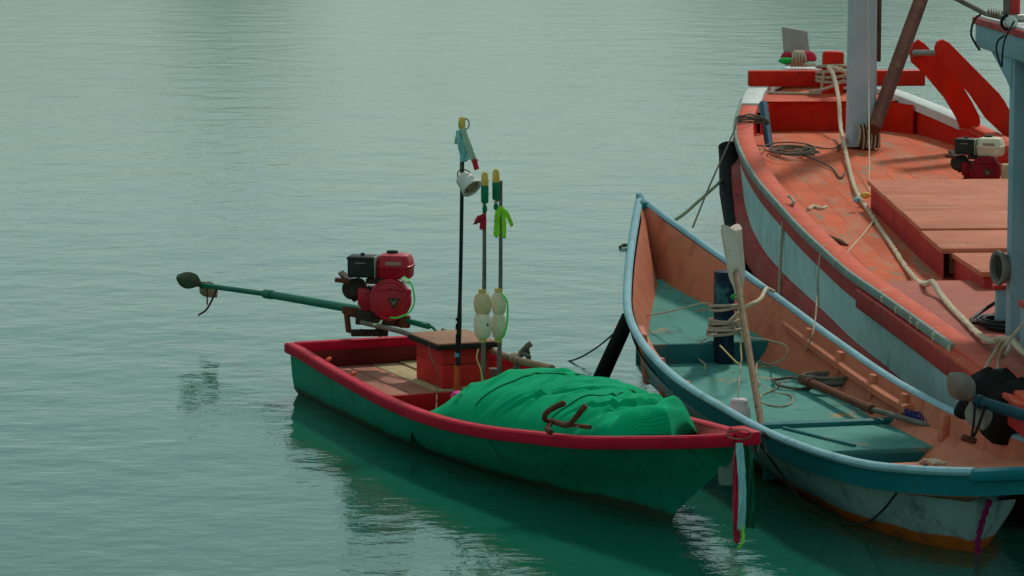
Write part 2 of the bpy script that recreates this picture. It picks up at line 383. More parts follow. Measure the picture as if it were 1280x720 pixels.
# floor planks (each a loose board) and the bulkhead
zf = .145
xs = [-.44, -.285, -.135, .02, .165, .31, .43]
for i in range(6):
    x0, x1 = xs[i], xs[i + 1]; raw = i in (0, 1, 2)
    MB().box(((x0 + x1) / 2, -(3.72 + 4.74) / 2 - (.05 if i in (2,) else 0), zf - .011 + (.008 if i == 1 else 0)), (x1 - x0 - .010, 4.74 - 3.72, .02), bev=.003).build(
        'floor_board', 'plank_raw' if raw else 'plank_pink', G.root, label='bare unpainted floor board' if raw else None)
MB().box((0, -3.70, .092), (2 * G.B(3.7) - .15, .022, .105), bev=.004).build('bulkhead', 'red_inner', G.root)
MB().box((0, -1.12, .25), (2 * G.B(1.0) - .26, .14, .02), bev=.004).build('thwart', 'red_inner', G.root)
for q in (4.2, 3.35):
    for sd in (1, -1):
        MB().box((sd * (G.B(q) - .062), -q, .175), (.022, .035, .12), rot=Matrix.Rotation(R(sd * 9), 4, 'Y'), bev=.005).build('frame_rib', 'red_inner', G.root)

# wooden box on the stern floor
bx = empty('wooden_chest', G.w(-.17, 4.0, zf), G.a, label='red wooden chest with brown plywood lid on the floor of the green boat', cat='chest')
MB().box((0, 0, .108), (.26, .40, .216), bev=.006).build('body', 'box_red', bx)
MB().box((0, 0, .229), (.33, .46, .026), bev=.003).build('lid', 'plywood', bx)
lt = MB()
for sx, sy, lx, ly in ((0, .2315, .332, .005), (0, -.2315, .332, .005), (.1665, 0, .005, .458), (-.1665, 0, .005, .458)):
    lt.box((sx, sy, .221), (lx, ly, .027), bev=.0015)
lt.build('lid_edging', 'black_trim', bx)

# shade-net heap
def net_mesh():
    prof = curve1([.80, .85, .93, 1.03, 1.16, 1.42, 1.75, 2.1, 2.45, 2.75, 3.0, 3.25, 3.5], [.38, .47, .51, .475, .485, .475, .47, .455, .435, .385, .30, .20, .10])
    rows = []; ns = 250; nl = 90; rr = random.Random(4)
    cre = [(rr.uniform(.9, 3.3), rr.uniform(-.45, .45), rr.uniform(-.9, .9), rr.uniform(.010, .022), rr.uniform(.008, .019), rr.uniform(.15, .5)) for _ in range(34)]
    for i in range(ns + 1):
        q0 = .80 + 2.64 * i / ns; row = []
        for j in range(nl + 1):
            u = -1 + 2 * j / nl
            qq = q0 - .33 * max(0, (q0 - 2.0)) / 1.3 * u * (1.8 if u > 0 else .5)
            if u < 0: qq += .50 * -u * max(0, 1 - (q0 - .8) / 1.5)
            b = max(G.B(qq) - .04, .02); l = u * b
            top = prof(q0); low = min(G.H(qq) - .05, top - .02)
            k = max(0, 1 - abs(u) ** 2.6) ** .62
            p = Vector((l, -qq, low + (top - low) * k))
            nz = noise.noise(Vector((l * 5, q0 * 3.2, 3))) * .026 + noise.noise(Vector((l * 11, q0 * 8, 7))) * .008
            cr = .012 * math.sin(q0 * 26 + 6 * noise.noise(Vector((l * 4, q0 * 4, 1)))) * (1 if q0 < 1.15 else .2)
            fold = -.018 * math.exp(-((q0 - 2.18 + .12 * u) / .03) ** 2) - .024 * math.exp(-((q0 - 1.12 - .08 * u) / .04) ** 2)
            for cq, cl, sl_, w_, d_, ln in cre:                   # creases: a groove with a raised lip beside it
                e = q0 - cq - sl_ * (l - cl) - .04 * noise.noise(Vector((l * 6, q0 * 3, cq))); al = abs(l - cl) / ln
                if abs(e) < .09 and al < 1.6: fold += d_ * (math.exp(-((e - w_ * 1.5) / w_) ** 2) * .8 - math.exp(-(e / w_) ** 2)) * math.exp(-al * al * 1.5)
            p.z += (nz + cr + fold) * (.3 + .7 * k); row.append(p)
        rows.append(row)
    rows.insert(0, [Vector((p.x * .5, -.90 if p.x > 0 else p.y * .98, .26)) for p in rows[0]]); rows.append([Vector((p.x, p.y - .02, .05)) for p in rows[-1]])
    return rows
nr = net_mesh(); mb = MB(); mb.grid(nr)
nt_root = empty('net_heap', G.w(0, 2.0, .1), G.a, label='heap covered with bright green shade netting filling the front of the green boat', cat='netting')
def shift(rows): return [[p + Vector((0, 2.0, -.1)) for p in r] for r in rows]
mb.bm.free(); mb = MB(); mb.grid(shift(nr)); mb.build('net_cover', 'net_green', nt_root, ang=80)
sm = MB()
for idx in (138, 60):
    sm.tube([p + Vector((0, 2.0, -.096)) for p in nr[idx][6:-6]], .004, 5)
sm.build('net_seam', 'net_seam', nt_root)

# grapnel anchor lying on the net
an = empty('grapnel_anchor', at(705, 536, Y=15.85), 0, label='rusty grapnel anchor with hooked flukes lying against the green netting', cat='anchor')
def aw(x, y, Y=15.8): return at(x, y, Y=Y)
MB().tube(spline([aw(738, 534, 15.72), aw(712, 531, 15.80), aw(690, 526, 15.90)], 6), .010, 8).build('shank', 'rust_steel', an, local=False)
for pts in ([aw(690, 527, 15.9), aw(681, 524, 15.86), aw(683, 516, 15.84), aw(694, 509, 15.82), aw(707, 503, 15.8)],
            [aw(692, 528, 15.88), aw(708, 532, 15.78), aw(718, 524, 15.74), aw(727, 513, 15.72), aw(733, 506, 15.72)],
            [aw(690, 527, 15.9), aw(684, 536, 15.84), aw(690, 541, 15.8)]):
    p = spline(pts, 6); MB().tube(p, [.011 + .004 * (i / len(p)) - (.011 if i == len(p) - 1 else 0) for i in range(len(p))], 7).build('fluke', 'rust_steel', an, local=False)
MB().tube([aw(694, 530, 15.87), aw(724, 534, 15.75)], .006, 6).build('stock', 'engine_grey', an, local=False)

# ------------------------------------------------------------------ small petrol engine, local frame: x right, y away, z up, base at origin
def engine_parts(root, tank, body, S=1.0):
    def P(name, mb, m, **t): return mb.build(name, m, root, **t)
    P('engine_foot', MB().box((0, .0, .018), (.22, .17, .036), bev=.008).box((-.05, 0, .05), (.13, .14, .05), bev=.012), 'engine_dark')
    cr = MB().box((-.01, .02, .125), (.17, .15, .15), bev=.03, seg=3); P('crankcase', cr, body)
    cyl = MB()
    for i in range(7): cyl.box((-.10 - .013 * i, .03, .165 + .010 * i), (.006, .12, .12), rot=Matrix.Rotation(R(-38), 4, 'Y'), bev=.002)
    cyl.box((-.12, .03, .17), (.10, .08, .08), rot=Matrix.Rotation(R(-38), 4, 'Y'), bev=.01)
    P('cylinder_fins', cyl, 'engine_dark')
    rc = MB().lathe([(.02, .0), (.108, .0), (.115, .02), (.113, .05), (.104, .066), (.085, .074), (.06, .080), (.03, .082), (.0, .083)], (.075, -.03, .135), (.12, -1, .06), 32)
    o = P('recoil_cover', rc, body)
    c = Vector((.075, -.03, .135)); ax = Vector((.12, -1, .06)).normalized(); ux = Vector((1, .12, 0)).normalized(); uz = ax.cross(ux) * -1
    if uz.z < 0: uz = -uz
    def on(x, z, d=.086): return c + ax * d + ux * x + uz * z
    MB().prism([on(-.030, .026, .084), on(.078, .026, .084), on(.034, -.062, .084), on(.012, -.062, .084)], ax * .016, .005).build('badge', body, o)
    MB().prism([on(-.012, .014, .090), on(.060, .014, .090), on(.026, -.045, .090), on(.020, -.045, .090)], ax * .010, .002).build('badge_face', 'engine_dark', o)
    MB().prism([on(.002, .006, .096), on(.013, .006, .096), on(.0235, -.006, .096), on(.034, .006, .096), on(.045, .006, .096), on(.027, -.024, .096), on(.020, -.024, .096)], ax * .003).build('badge_chevron', 'pipe_grey', o)
    vent = MB()
    for i in range(9):
        a = R(20 + i * 17.5); vent.box(on(.094 * math.cos(a), .094 * math.sin(a), .066), (.006, .008, .022), rot=Matrix.Rotation(-a + math.pi / 2, 4, 'Y'), bev=.001)
    vent.build('cooling_slots', 'engine_dark', o)
    # tank: two rounded halves with a flange
    tk = MB()
    prof = [(.0, .205, .155), (.012, .222, .17), (.055, .226, .174), (.062, .238, .186), (.070, .238, .186), (.073, .226, .174), (.105, .214, .164), (.125, .186, .14), (.133, .13, .09)]
    rows = []
    for z, w, d in prof:
        ring = []
        for k in range(32):
            a = 2 * math.pi * k / 32; e = .42
            ring.append(Vector((.087 + math.copysign(abs(math.cos(a)) ** e, math.cos(a)) * w * .42, .035 + math.copysign(abs(math.sin(a)) ** e, math.sin(a)) * d / 2, .245 + z)))
        rows.append(ring)
    vs = tk.grid(rows, True); tk.bm.faces.new(list(reversed(vs[0]))); tk.bm.faces.new(vs[-1])
    t = P('fuel_tank', tk, tank)
    MB().lathe([(.0, 0), (.030, 0), (.032, .010), (.028, .016), (.0, .018)], (.07, .04, .376), (0, 0, 1), 18).build('filler_cap', 'engine_black', t)
    MB().box((.095, -.0515, .330), (.085, .004, .020), bev=.001).build('tank_decal', 'decal', t)
    P('carburettor', MB().box((.02, .0, .232), (.16, .09, .03), bev=.006).lathe([(.0, 0), (.016, 0), (.016, .05), (.0, .05)], (.06, -.06, .232), (0, 1, 0)), 'engine_dark')
    for c_, s_ in (((.05, -.07, .236), (.05, .006, .010)), ((.10, -.07, .228), (.03, .006, .012)), ((.15, -.05, .236), (.02, .006, .016))): P('control_lever', MB().box(c_, s_, bev=.002), 'engine_grey')
    ac = P('air_cleaner', MB().box((-.082, .0, .308), (.150, .13, .112), bev=.012, seg=3).box((-.082, 0, .356), (.156, .136, .02), bev=.008), 'engine_black')
    MB().box((-.005, 0, .308), (.007, .134, .116), bev=.002).build('cleaner_plate', 'engine_grey', ac)
    MB().box((-.085, -.0665, .332), (.06, .003, .005), bev=.001).build('cleaner_label', 'decal', ac)
    MB().lathe([(.0, 0), (.011, 0), (.011, .014), (.0, .016)], (-.085, 0, .366)).build('wing_nut', 'engine_dark', ac)
    mf = P('muffler', MB().lathe([(.0, 0), (.04, .0), (.055, .015), (.055, .10), (.04, .115), (.0, .115)], (-.15, -.05, .185), (.35, 1, .0), 18), 'engine_dark')
    MB().tube(spline([(-.15, -.03, .215), (-.175, -.05, .232), (-.225, -.055, .238)], 5), .013, 10).build('exhaust_pipe', 'rust_steel', mf)
    for i in range(6):
        a = R(30 + i * 60); MB().lathe([(.0, 0), (.008, 0), (.008, .006), (.0, .007)], on(.104 * math.cos(a), .104 * math.sin(a), .050), ax, 8).build('cover_bolt', 'engine_grey', o)
    rim = MB().tube([on(.098 * math.cos(R(a)), .098 * math.sin(R(a)), .068) for a in range(0, 361, 12)], .005, 6); rim.build('cover_rim', body, o)
    MB().tube([on(-.07, .05, .075), on(.0, .066, .086), on(.075, .055, .078)], .006, 6).build('cover_ridge', body, o)
    MB().box(on(.105, .045, .062), (.022, .014, .03), bev=.005).build('starter_grip', 'engine_red', o)
    P('side_cover', MB().box((-.062, -.062, .150), (.075, .03, .10), bev=.012).box((-.045, -.078, .175), (.03, .012, .014), bev=.003), body)
    P('spark_lead', MB().tube(spline([(-.15, -.02, .20), (-.12, -.07, .225), (-.05, -.085, .205), (-.02, -.07, .19)], 5), .005, 6), 'rubber')
    P('governor_arm', MB().tube([(-.04, -.06, .21), (.0, -.075, .16)], .005, 6).box((-.03, -.065, .19), (.05, .01, .03), bev=.003), 'engine_dark')
eb = at(473, 404, Y=19.22)
lt_ = empty('longtail_motor', eb, R(-10), label='red petrol motor with long green propeller shaft mounted on the green boat stern', cat='boat motor')
engine_parts(lt_, 'engine_red', 'engine_red')
# swivel mount on the transom
mm = MB()
mm.tube([at(433, 390, Y=19.25), at(436, 415, Y=19.25)], .016, 8).tube([at(433, 391, Y=19.25), at(500, 402, Y=19.18)], .018, 8)
mm.tube([at(428, 387, Y=19.25), at(448, 390, Y=19.25)], .020, 10).tube([at(436, 414, Y=19.25), at(478, 416, Y=19.2)], .011, 8)
mm.box(at(492, 404, Y=19.18), (.17, .05, .03), rot=Matrix.Rotation(R(8), 4, 'Y'), bev=.006).box(at(506, 402, Y=19.15), (.06, .05, .065), bev=.008)
mm.tube([at(476, 404, Y=19.2), at(472, 420, Y=19.2)], .020, 10)
mm.build('swivel_mount', 'rust_steel', lt_, local=False)
MB().box(at(462, 416, Y=19.2), (.20, .05, .035), bev=.006).lathe([(.0, 0), (.014, 0), (.014, .03), (.0, .03)], at(452, 414, Y=19.17), (0, -1, .1), 10).lathe([(.0, 0), (.014, 0), (.014, .03), (.0, .03)], at(470, 414, Y=19.17), (0, -1, .1), 10).build('clamp', 'engine_dark', lt_, local=False)
p0, p1, p2 = at(458, 389, Y=19.3), at(337, 368, Y=20.55), at(253, 356.5, Y=21.35)
sh = MB().tube([p0, p1], [.024, .023], 12).build('shaft_tube', 'shaft_green', lt_, local=False)
MB().tube([p1, p2], [.016, .015], 12).tube([p1.lerp(p0, .03), p1.lerp(p2, .06)], .027, 12).build('shaft_extension', 'shaft_green', sh, local=False)
MB().tube([at(497, 398, Y=19.2), at(536, 408, Y=19.0)], [.014, .016], 10).build('steering_bar', 'shaft_green', lt_, local=False)
def blade(tip, root, width, nrm, name, m, parent):
    ax = tip - root; L = ax.length; ax.normalize(); sd = ax.cross(nrm).normalized(); nn = sd.cross(ax)
    rows = []; n = 14; mcols = 8
    wf = [.30, .42, .60, .78, .90, .97, 1.0, 1.0, .97, .92, .84, .72, .55, .36, .10]
    for sgn in (1, -1):
        rows = []
        for i in range(n + 1):
            t = i / n; w = width * wf[i]; row = []
            for j in range(mcols + 1):
                u = -1 + 2 * j / mcols
                th = .006 * (1 - t * .6) * (1 - u * u) + .0008
                tw = u * w / 2 * .35 * (1 - t)
                row.append(root + ax * (t * L) + sd * (u * w / 2) + nn * (tw + sgn * th + .012 * u * u))
            rows.append(row)
        if sgn == 1: b = MB(); b.grid(rows)
        else: b.grid(rows, flip=True)
    return b.build(name, m, parent, local=False, ang=60)
hub = p2 + (p2 - p1).normalized() * .02
pr = MB().tube([p2, hub + (p2 - p1).normalized() * .035], [.020, .012], 12).build('propeller', 'rust_steel', lt_, local=False)
blade(at(221, 346.5, Y=21.3), hub, .112, Vector((0, 1, .1)), 'blade', 'prop_bronze', pr)
blade(at(271, 372, Y=21.45), hub, .100, Vector((.2, 1, .1)), 'blade', 'prop_pink', pr)
sk = MB().tube([at(259, 358, Y=21.3), at(259, 381, Y=21.28)], .005, 6)
sk.tube(spline([at(272, 359, Y=21.2), at(266, 373, Y=21.25), at(258, 387, Y=21.28), at(248, 394, Y=21.3)], 6), .006, 6)
sk.tube([at(259, 366, Y=21.3), at(266, 373, Y=21.25)], .004, 6)
sk.build('skeg', 'rust_steel', lt_, local=False)
tl = MB().tube([at(452, 403, Y=19.15), at(500, 414, Y=18.9), at(540, 427, Y=18.62)], [.013, .014, .014], 10).build('tiller', 'pipe_grey', lt_, local=False)
MB().tube([at(540, 427, Y=18.62), at(546, 429.5, Y=18.58)], .023, 12).build('tiller_collar', 'engine_dark', tl, local=False)
MB().tube([at(545, 429, Y=18.58), at(553, 431, Y=18.55)], [.021, .017], 12).build('grip_end', 'grip_blue', tl, local=False)
MB().tube(spline([at(505, 346, Y=19.06), at(514, 354, Y=19.0), at(518, 375, Y=19.0), at(512, 390, Y=19.0), at(498, 397, Y=19.0), at(488, 397, Y=19.05)], 8), .0045, 6).build('throttle_cable', 'cable_green', lt_, local=False)
MB().tube(spline([at(477, 401, Y=19.08), at(474, 405, Y=19.05), at(467, 406, Y=19.05)], 6), .0065, 6).build('fuel_hose', 'cable_pale', lt_, local=False)
MB().tube(spline([at(503, 349, Y=19.05), at(511, 353, Y=19.0)], 3), .012, 6).build('hose_clip', 'cable_pale', lt_, local=False)
MB().tube(spline([at(530, 408, Y=19.0), at(540, 409, Y=18.95), at(545, 414, Y=18.9)], 5), .008, 6).lathe([(0, 0), (.014, 0), (.014, .03), (0, .03)], at(528, 407, Y=19.0), (1, 0, 0), 8).build('bar_lashing', 'shaft_green', lt_, local=False)

# ------------------------------------------------------------------ marker poles
def pole_thing(label, base, top, r, m, **t):
    o = empty('marker_pole', base, 0, label=label, cat='marker pole', group='marker poles standing in the green boat')
    MB().tube(spline([base, base.lerp(top, .5) + Vector((.004, 0, 0)), top], 6), r, 9).build('staff', m, o, local=False)
    return o
YP = G.w(-.11, 3.6, 0).y
b1, t1 = at(571, 500, Y=YP), at(578, 200, Y=YP)
o1 = pole_thing('tallest black marker pole with pale cup lantern and teal cloth at its top', b1, t1, [.013 if i < 5 else .010 for i in range(13)], 'pole_black')
MB().tube([at(571, 492, Y=YP), at(571.6, 457, Y=YP)], .0155, 10).build('orange_sleeve', 'tape_orange', o1, local=False)
MB().tube([at(571.8, 446, Y=YP), at(572, 441, Y=YP)], .0150, 10).build('blue_tape', 'grip_blue', o1, local=False)
tp = MB()
for y0, y1 in ((405, 412), (418, 440), (398, 401)): tp.tube([at(572.5, y1, Y=YP), at(573, y0, Y=YP)], .0145, 9)
tp.build('black_tape', 'rubber', o1, local=False)
MB().tube(spline([at(577, 215, Y=YP), at(577.5, 190, Y=YP), at(577, 172, Y=YP)], 4), .010, 8).build('staff_tip', 'rope_green', o1, local=False)
cax = Vector((.55, -.55, -.62)); cc = at(578, 221, Y=YP - .03)
cp = MB().lathe([(.0, 0), (.034, 0), (.043, .008), (.051, .075), (.056, .080), (.056, .090), (.046, .090), (.040, .070), (.0, .068)], cc, cax, 24).build('cup_lantern', 'cup_white', o1, local=False)
MB().lathe([(.0, .066), (.030, .068), (.034, .082), (.024, .092), (.0, .096)], cc, cax, 20).build('lantern_lens', 'decal', cp, local=False)
MB().tube(spline([at(572, 224, Y=YP - .05), at(573, 214, Y=YP - .06), at(581, 212, Y=YP - .06), at(588, 216, Y=YP - .06)], 5), .003, 5).build('lantern_bail', 'engine_dark', cp, local=False)
MB().lathe([(.0, 0), (.015, 0), (.019, .02), (.018, .05), (.010, .060), (.0, .062)], at(577, 161, Y=YP), (.05, 0, 1), 14).build('lamp_cap', 'lamp_yellow', o1, local=False)
MB().tube([at(581 + 5.5 * math.cos(a), 155 - 7 * math.sin(a), Y=YP) for a in [R(-80 + i * 20) for i in range(12)]], .003, 5).build('wire_ring', 'engine_dark', o1, local=False)
fl = MB().strip(spline([at(576, 162, Y=YP - .02), at(578, 178, Y=YP - .03), at(581, 192, Y=YP - .02), at(582, 201, Y=YP - .02)], 5), (.05, 0, .012), .004, .12).build('teal_cloth', 'cloth_teal', o1, local=False)
MB().strip(spline([at(578, 160, Y=YP - .03), at(584, 178, Y=YP - .045), at(590, 195, Y=YP - .04), at(595, 203, Y=YP - .03)], 5), (.030, .0, .012), .004, .1).build('pale_strip', 'cloth_pale', fl, local=False)
MB().strip(spline([at(592, 199, Y=YP - .04), at(594, 205, Y=YP - .04), at(596, 212, Y=YP - .04)], 4), (.026, .0, .004), .005).build('red_tip', 'cloth_red', fl, local=False)
MB().strip(spline([at(573, 166, Y=YP - .0), at(571, 174, Y=YP), at(571, 180, Y=YP)], 4), (.022, .0, .004), .004).build('pale_tag', 'cloth_pale', fl, local=False)

def buoy_pole(label, Y, bx_, tx, ytop, fy, fw, lamp, ribbon, upper):
    o = pole_thing(label, at(bx_, 500, Y=Y), at(tx, ytop, Y=Y), [.0125, .0125, .012, .012, .0115, .011, .011, .0105, .010, .010, .0095, .009, .009], 'pole_grey')
    for (y0, y1), m in zip(fy, (upper, 'float_cream')):
        c = at(bx_ + .5, y1, Y=Y); hh = (at(bx_, y0, Y=Y) - c).length; r = fw / 2 / 4500 * Y
        pf = [(.016, 0)] + [(r * (math.sin(a) ** .42), hh * (.5 - .5 * math.cos(a))) for a in [math.pi * i / 14 for i in range(1, 14)]] + [(.016, hh)]
        f = MB().lathe(pf, c, (0, 0, 1), 22).build('float', m, o, local=False)
        if m == 'float_cream' and (fw > 20) and y0 > 380:
            MB().lathe([(.0, 0), (.006, 0), (.006, .004), (.0, .004)], c + Vector((r * .52, -r * .80, hh * .56)), (.4, -1, 0), 8).build('valve', 'rubber', f, local=False)
    for y in (fy[0][0] - 2, fy[1][1] + 2): MB().lathe([(.0, -.010), (.018, -.012), (.022, 0), (.018, .012), (.0, .010)], at(bx_, y, Y=Y), (0, 0, 1), 12).build('lashing', 'line_yellow', o, local=False)
    x, ya, yb, yc, yd = lamp
    L_ = MB().lathe([(.0, 0), (.014, 0), (.019, .008), (.020, .085), (.017, .095), (.0, .095)], at(x, yc, Y=Y - .02), (0, 0, 1), 14).build('lamp', 'lamp_green', o, local=False)
    MB().lathe([(.0, 0), (.018, 0), (.020, .015), (.017, .055), (.010, .068), (.0, .070)], at(x, yb, Y=Y - .02), (0, 0, 1), 14).build('lamp_lens', 'lamp_yellow', L_, local=False)
    MB().lathe([(.0, 0), (.010, .004), (.014, .02), (.010, .036), (.0, .04)], at(x, yd, Y=Y - .02), (0, 0, 1), 12).build('lamp_bulb', 'lamp_green', L_, local=False)
    MB().tube([at(x, yc, Y=Y - .022), at(tx, yc + 2, Y=Y), at(x - 2, yc + 2, Y=Y - .03)], .005, 6).build('lamp_tie', 'rope_pale', L_, local=False)
    return o
Y2, Y3 = G.w(-.20, 3.42, 0).y, G.w(-.31, 3.52, 0).y
o2 = buoy_pole('marker pole with two cream floats and red ribbon, middle one of the three', Y2, 603, 605.5, 215, ((366, 393), (390, 423)), 23, (606, 214, 232, 254, 266), None, 'float_tan')
rb = MB().strip(spline([at(602, 268, Y=Y2 - .02), at(599, 275, Y=Y2 - .03), at(597, 279, Y=Y2 - .02)], 4), (.05, 0, .02), .006, .2)
rb.strip(spline([at(604, 270, Y=Y2 - .02), at(604, 279, Y=Y2 - .03), at(603, 287, Y=Y2 - .02)], 4), (.032, 0, 0), .006, .2); rb.strip([at(604, 276, Y=Y2 - .03), at(608, 279, Y=Y2 - .04)], (.0, 0, .02), .006)
rb.build('red_ribbon', 'cloth_red', o2, local=False)
o3 = buoy_pole('marker pole with two white floats and lime ribbon, rightmost of the three', Y3, 623, 626, 226, ((365, 393), (391, 423)), 19, (620, 212, 228, 250, 263), None, 'float_cream')
rb = MB().strip(spline([at(624, 258, Y=Y3 - .02), at(622, 268, Y=Y3 - .03), at(621, 282, Y=Y3 - .02), at(620.5, 296, Y=Y3 - .02)], 5), (.030, 0, .0), .004, .15)
rb.strip(spline([at(627, 260, Y=Y3 - .02), at(633, 266, Y=Y3 - .03), at(640, 282, Y=Y3 - .02)], 5), (.018, 0, .012), .004, .15)
rb.strip(spline([at(628, 262, Y=Y3 - .02), at(630, 275, Y=Y3 - .03), at(630, 297, Y=Y3 - .02)], 5), (.022, 0, .0), .004, .15)
rb.build('lime_ribbon', 'cloth_lime', o3, local=False)
rope('net_line', [at(627, 366, Y=Y3 - .06), at(634, 378, Y=Y3 - .08), at(634, 402, Y=Y3 - .08), at(630, 418, Y=Y3 - .06), at(624, 424, Y=Y3 - .03)], .005, 'cable_green', parent=o3)
rope('yellow_line', [at(598, 436, Y=YP - .15), at(596, 448, Y=YP - .17), at(601, 462, Y=YP - .18), at(604, 482, Y=YP - .2)], .004, 'line_yellow', label='thin yellow line dangling down beside the red chest', cat='line')

# pole lying along the far rail, with a forked stick, and loose bits
pl = empty('bamboo_pole', at(640, 455, .27), 0, label='long bare bamboo pole lying along the far rail of the green boat', cat='pole')
MB().tube(spline([at(553, 404 + 8, .36), at(600, 432, .34), at(640, 448, .33), at(690, 461, .33)], 5), [.009 + .0008 * i for i in range(16)], 9).build('pole', 'bamboo', pl, local=False)
MB().lathe([(.0, -.02), (.026, -.018), (.03, 0), (.026, .018), (.0, .02)], at(644, 447, .335), (1, -.5, 0), 12).build('rope_lashing', 'rope_pale', pl, local=False)
fk = empty('forked_stick', at(647, 458, .3), 0, label='dark forked stick lashed with cord at the far rail of the green boat', cat='stick')
MB().tube(spline([at(645, 462, .28), at(649, 446, Y=18.3), at(656, 436, Y=18.3), at(664, 429, Y=18.3)], 5), [.018] * 8 + [.016] * 8, 8).tube(spline([at(652, 442, Y=18.3), at(658, 444, Y=18.25), at(662, 448, Y=18.25)], 4), .012, 7).build('branch', 'rope_grey', fk, local=False)
fr = MB()
for i in range(7):
    fr.tube(spline([at(656 + i, 440 - i % 3 * 2, Y=18.27), at(660 + i % 4, 446, Y=18.24), at(653 + i * 2, 455 + i % 3 * 2, Y=18.2)], 4), .004, 5)
fr.build('cord', 'rope_dark', fk, local=False)
MB().box(at(617, 467, Y=18.75), (.06, .05, .06), bev=.01).build('plastic_bottle', 'pipe_grey', label='dull grey bottle tucked between the red chest and the far side of the green boat', cat='bottle')
pk = empty('bundle', at(574, 500, Y=18.1), 0, label='pink and blue cloth bundle beside the green netting at the black pole foot', cat='bundle')
MB().lathe([(.0, 0), (.03, .006), (.038, .024), (.030, .045), (.012, .055), (.0, .056)], at(571, 502, Y=18.12), (.2, 0, 1), 14).build('pink_cloth', 'pink', pk, local=False)
MB().lathe([(.0, 0), (.02, .005), (.028, .025), (.018, .045), (.0, .05)], at(581, 496, Y=18.14), (.4, 0, 1), 12).build('blue_cloth', 'blue_cloth', pk, local=False)
rope('cord', [at(536, 427, Y=18.56), at(538, 445, Y=18.4), at(546, 462, Y=18.35), at(546, 488, Y=18.3), at(545, 520, Y=17.6)], .0035, 'rope_brown', label='thin brown cord hanging from the tiller grip past the red chest', cat='cord')
rope('cord', [at(565, 497, Y=18.1), at(566, 506, Y=17.9), at(570, 520, Y=17.4)], .004, 'line_yellow', label='short yellow cord crossing the inner red bulkhead by the netting', cat='cord')
for i, (q, lab) in enumerate(((4.18, 'small red rope knot on the near rail of the green boat, nearer the stern'), (3.72, 'small red rope knot on the near rail of the green boat, closer to the netting'))):
    MB().lathe([(.0, -.02), (.009, -.017), (.012, 0), (.009, .017), (.0, .02)], G.w(G.B(q) - .035, q, G.H(q) + .016), (.5, .8, .15), 10).lathe([(.0, 0), (.007, .003), (.008, .012), (.0, .018)], G.w(G.B(q) - .05, q + .03, G.H(q) + .012), (.3, .6, .5), 8).build('rope_knot', 'red_rail', label=lab, cat='knot', group='rope knots on the green rail')

# ribbons at the bow
rbn = empty('ribbon_bundle', at(924, 690, Y=14.86), 0, label='red, teal and green ribbons hanging from the bow of the green boat', cat='ribbons')
Yb = 14.84
MB().strip(spline([at(922, 556, Y=Yb), at(920, 590, Y=Yb), at(920, 640, Y=Yb - .01), at(921, 678, Y=Yb)], 6), (.026, 0, 0), .004, .12).build('red_ribbon', 'cloth_red', rbn, local=False)
MB().strip(spline([at(924, 554, Y=Yb - .02), at(927, 590, Y=Yb - .02), at(928, 630, Y=Yb - .03), at(926, 662, Y=Yb - .02)], 6), (.032, .01, 0), .004, .1).build('teal_ribbon', 'cloth_teal', rbn, local=False)
MB().strip(spline([at(930, 553, Y=Yb + .02), at(936, 585, Y=Yb + .02), at(937, 625, Y=Yb + .02), at(938, 660, Y=Yb + .02)], 6), (.040, .0, 0), .004, .1).build('dark_green_ribbon', 'cloth_dark', rbn, local=False)
MB().strip(spline([at(926, 655, Y=Yb - .02), at(929, 667, Y=Yb - .02), at(928, 678, Y=Yb - .02), at(923, 686, Y=Yb)], 5), (.012, 0, 0), .004, .1).build('lime_ribbon', 'cloth_lime', rbn, local=False)
MB().tube([at(914 + 16 * math.cos(a) + 10, 543 + 6 * math.sin(a), Y=Yb + .0) for a in [2 * math.pi * i / 16 for i in range(17)]], .003, 6).build('tie_cord', 'rope_brown', rbn, local=False)
bt = empty('plastic_bottle', at(909, 606, Y=15.15), 0, label='dull translucent bottle hanging low behind the bow ribbons', cat='bottle')
MB().lathe([(.0, 0), (.035, .004), (.04, .02), (.04, .12), (.03, .15), (.014, .17), (.014, .19), (.0, .19)], at(909, 606, Y=15.15), (0, 0, 1), 18).build('body', 'jug_dull', bt, local=False)
MB().tube([at(909, 551, Y=15.15), at(912, 535, Y=15.1)], .004, 5).build('cord', 'rope_dark', bt, local=False)

# ================================================================== BLUE BOAT
Bo = Boat('fishing_boat', Vector((.725, 20.298)), R(13), [0, .2, .6, 1, 1.4, 1.8, 2.2, 2.6, 3, 3.4, 3.8, 4.2, 4.6, 5, 5.4, 5.8, 6.1], [0, .074, .21, .334, .44, .494, .519, .527, .523, .515, .512, .515, .507, .49, .44, .34, .23],
          [.95, .872, .739, .619, .507, .43, .379, .343, .323, .316, .312, .319, .333, .355, .382, .427, .47], 6.08,
          label='weathered blue wooden boat with orange inside and pale blue rail, in the middle', cat='boat')
bh = lambda f: (lambda q, t: Bo.H(q) * f)
bl = lambda q, t: max(Bo.H(q) - .105, .12)
brow = [(1.0, bh(1.0), 0), (.985, lambda q, t: max(Bo.H(q) - .06, .16), .05), (.965, bl, .10)]
Bo.shell(brow, 'upper_strake', 'blue_hull', transom=True)
LS = 5.60
tp_ = lambda t: math.sqrt(max(0, 1 - max(0, (t * 5.6 - 4.3) / 1.3) ** 3.2))      # the lower hull closes to a sternpost under the overhanging rim
kt = lambda k, d: (lambda t: (k - d * max(0, 1 - t * 3.2) ** 1.5) * tp_(t))
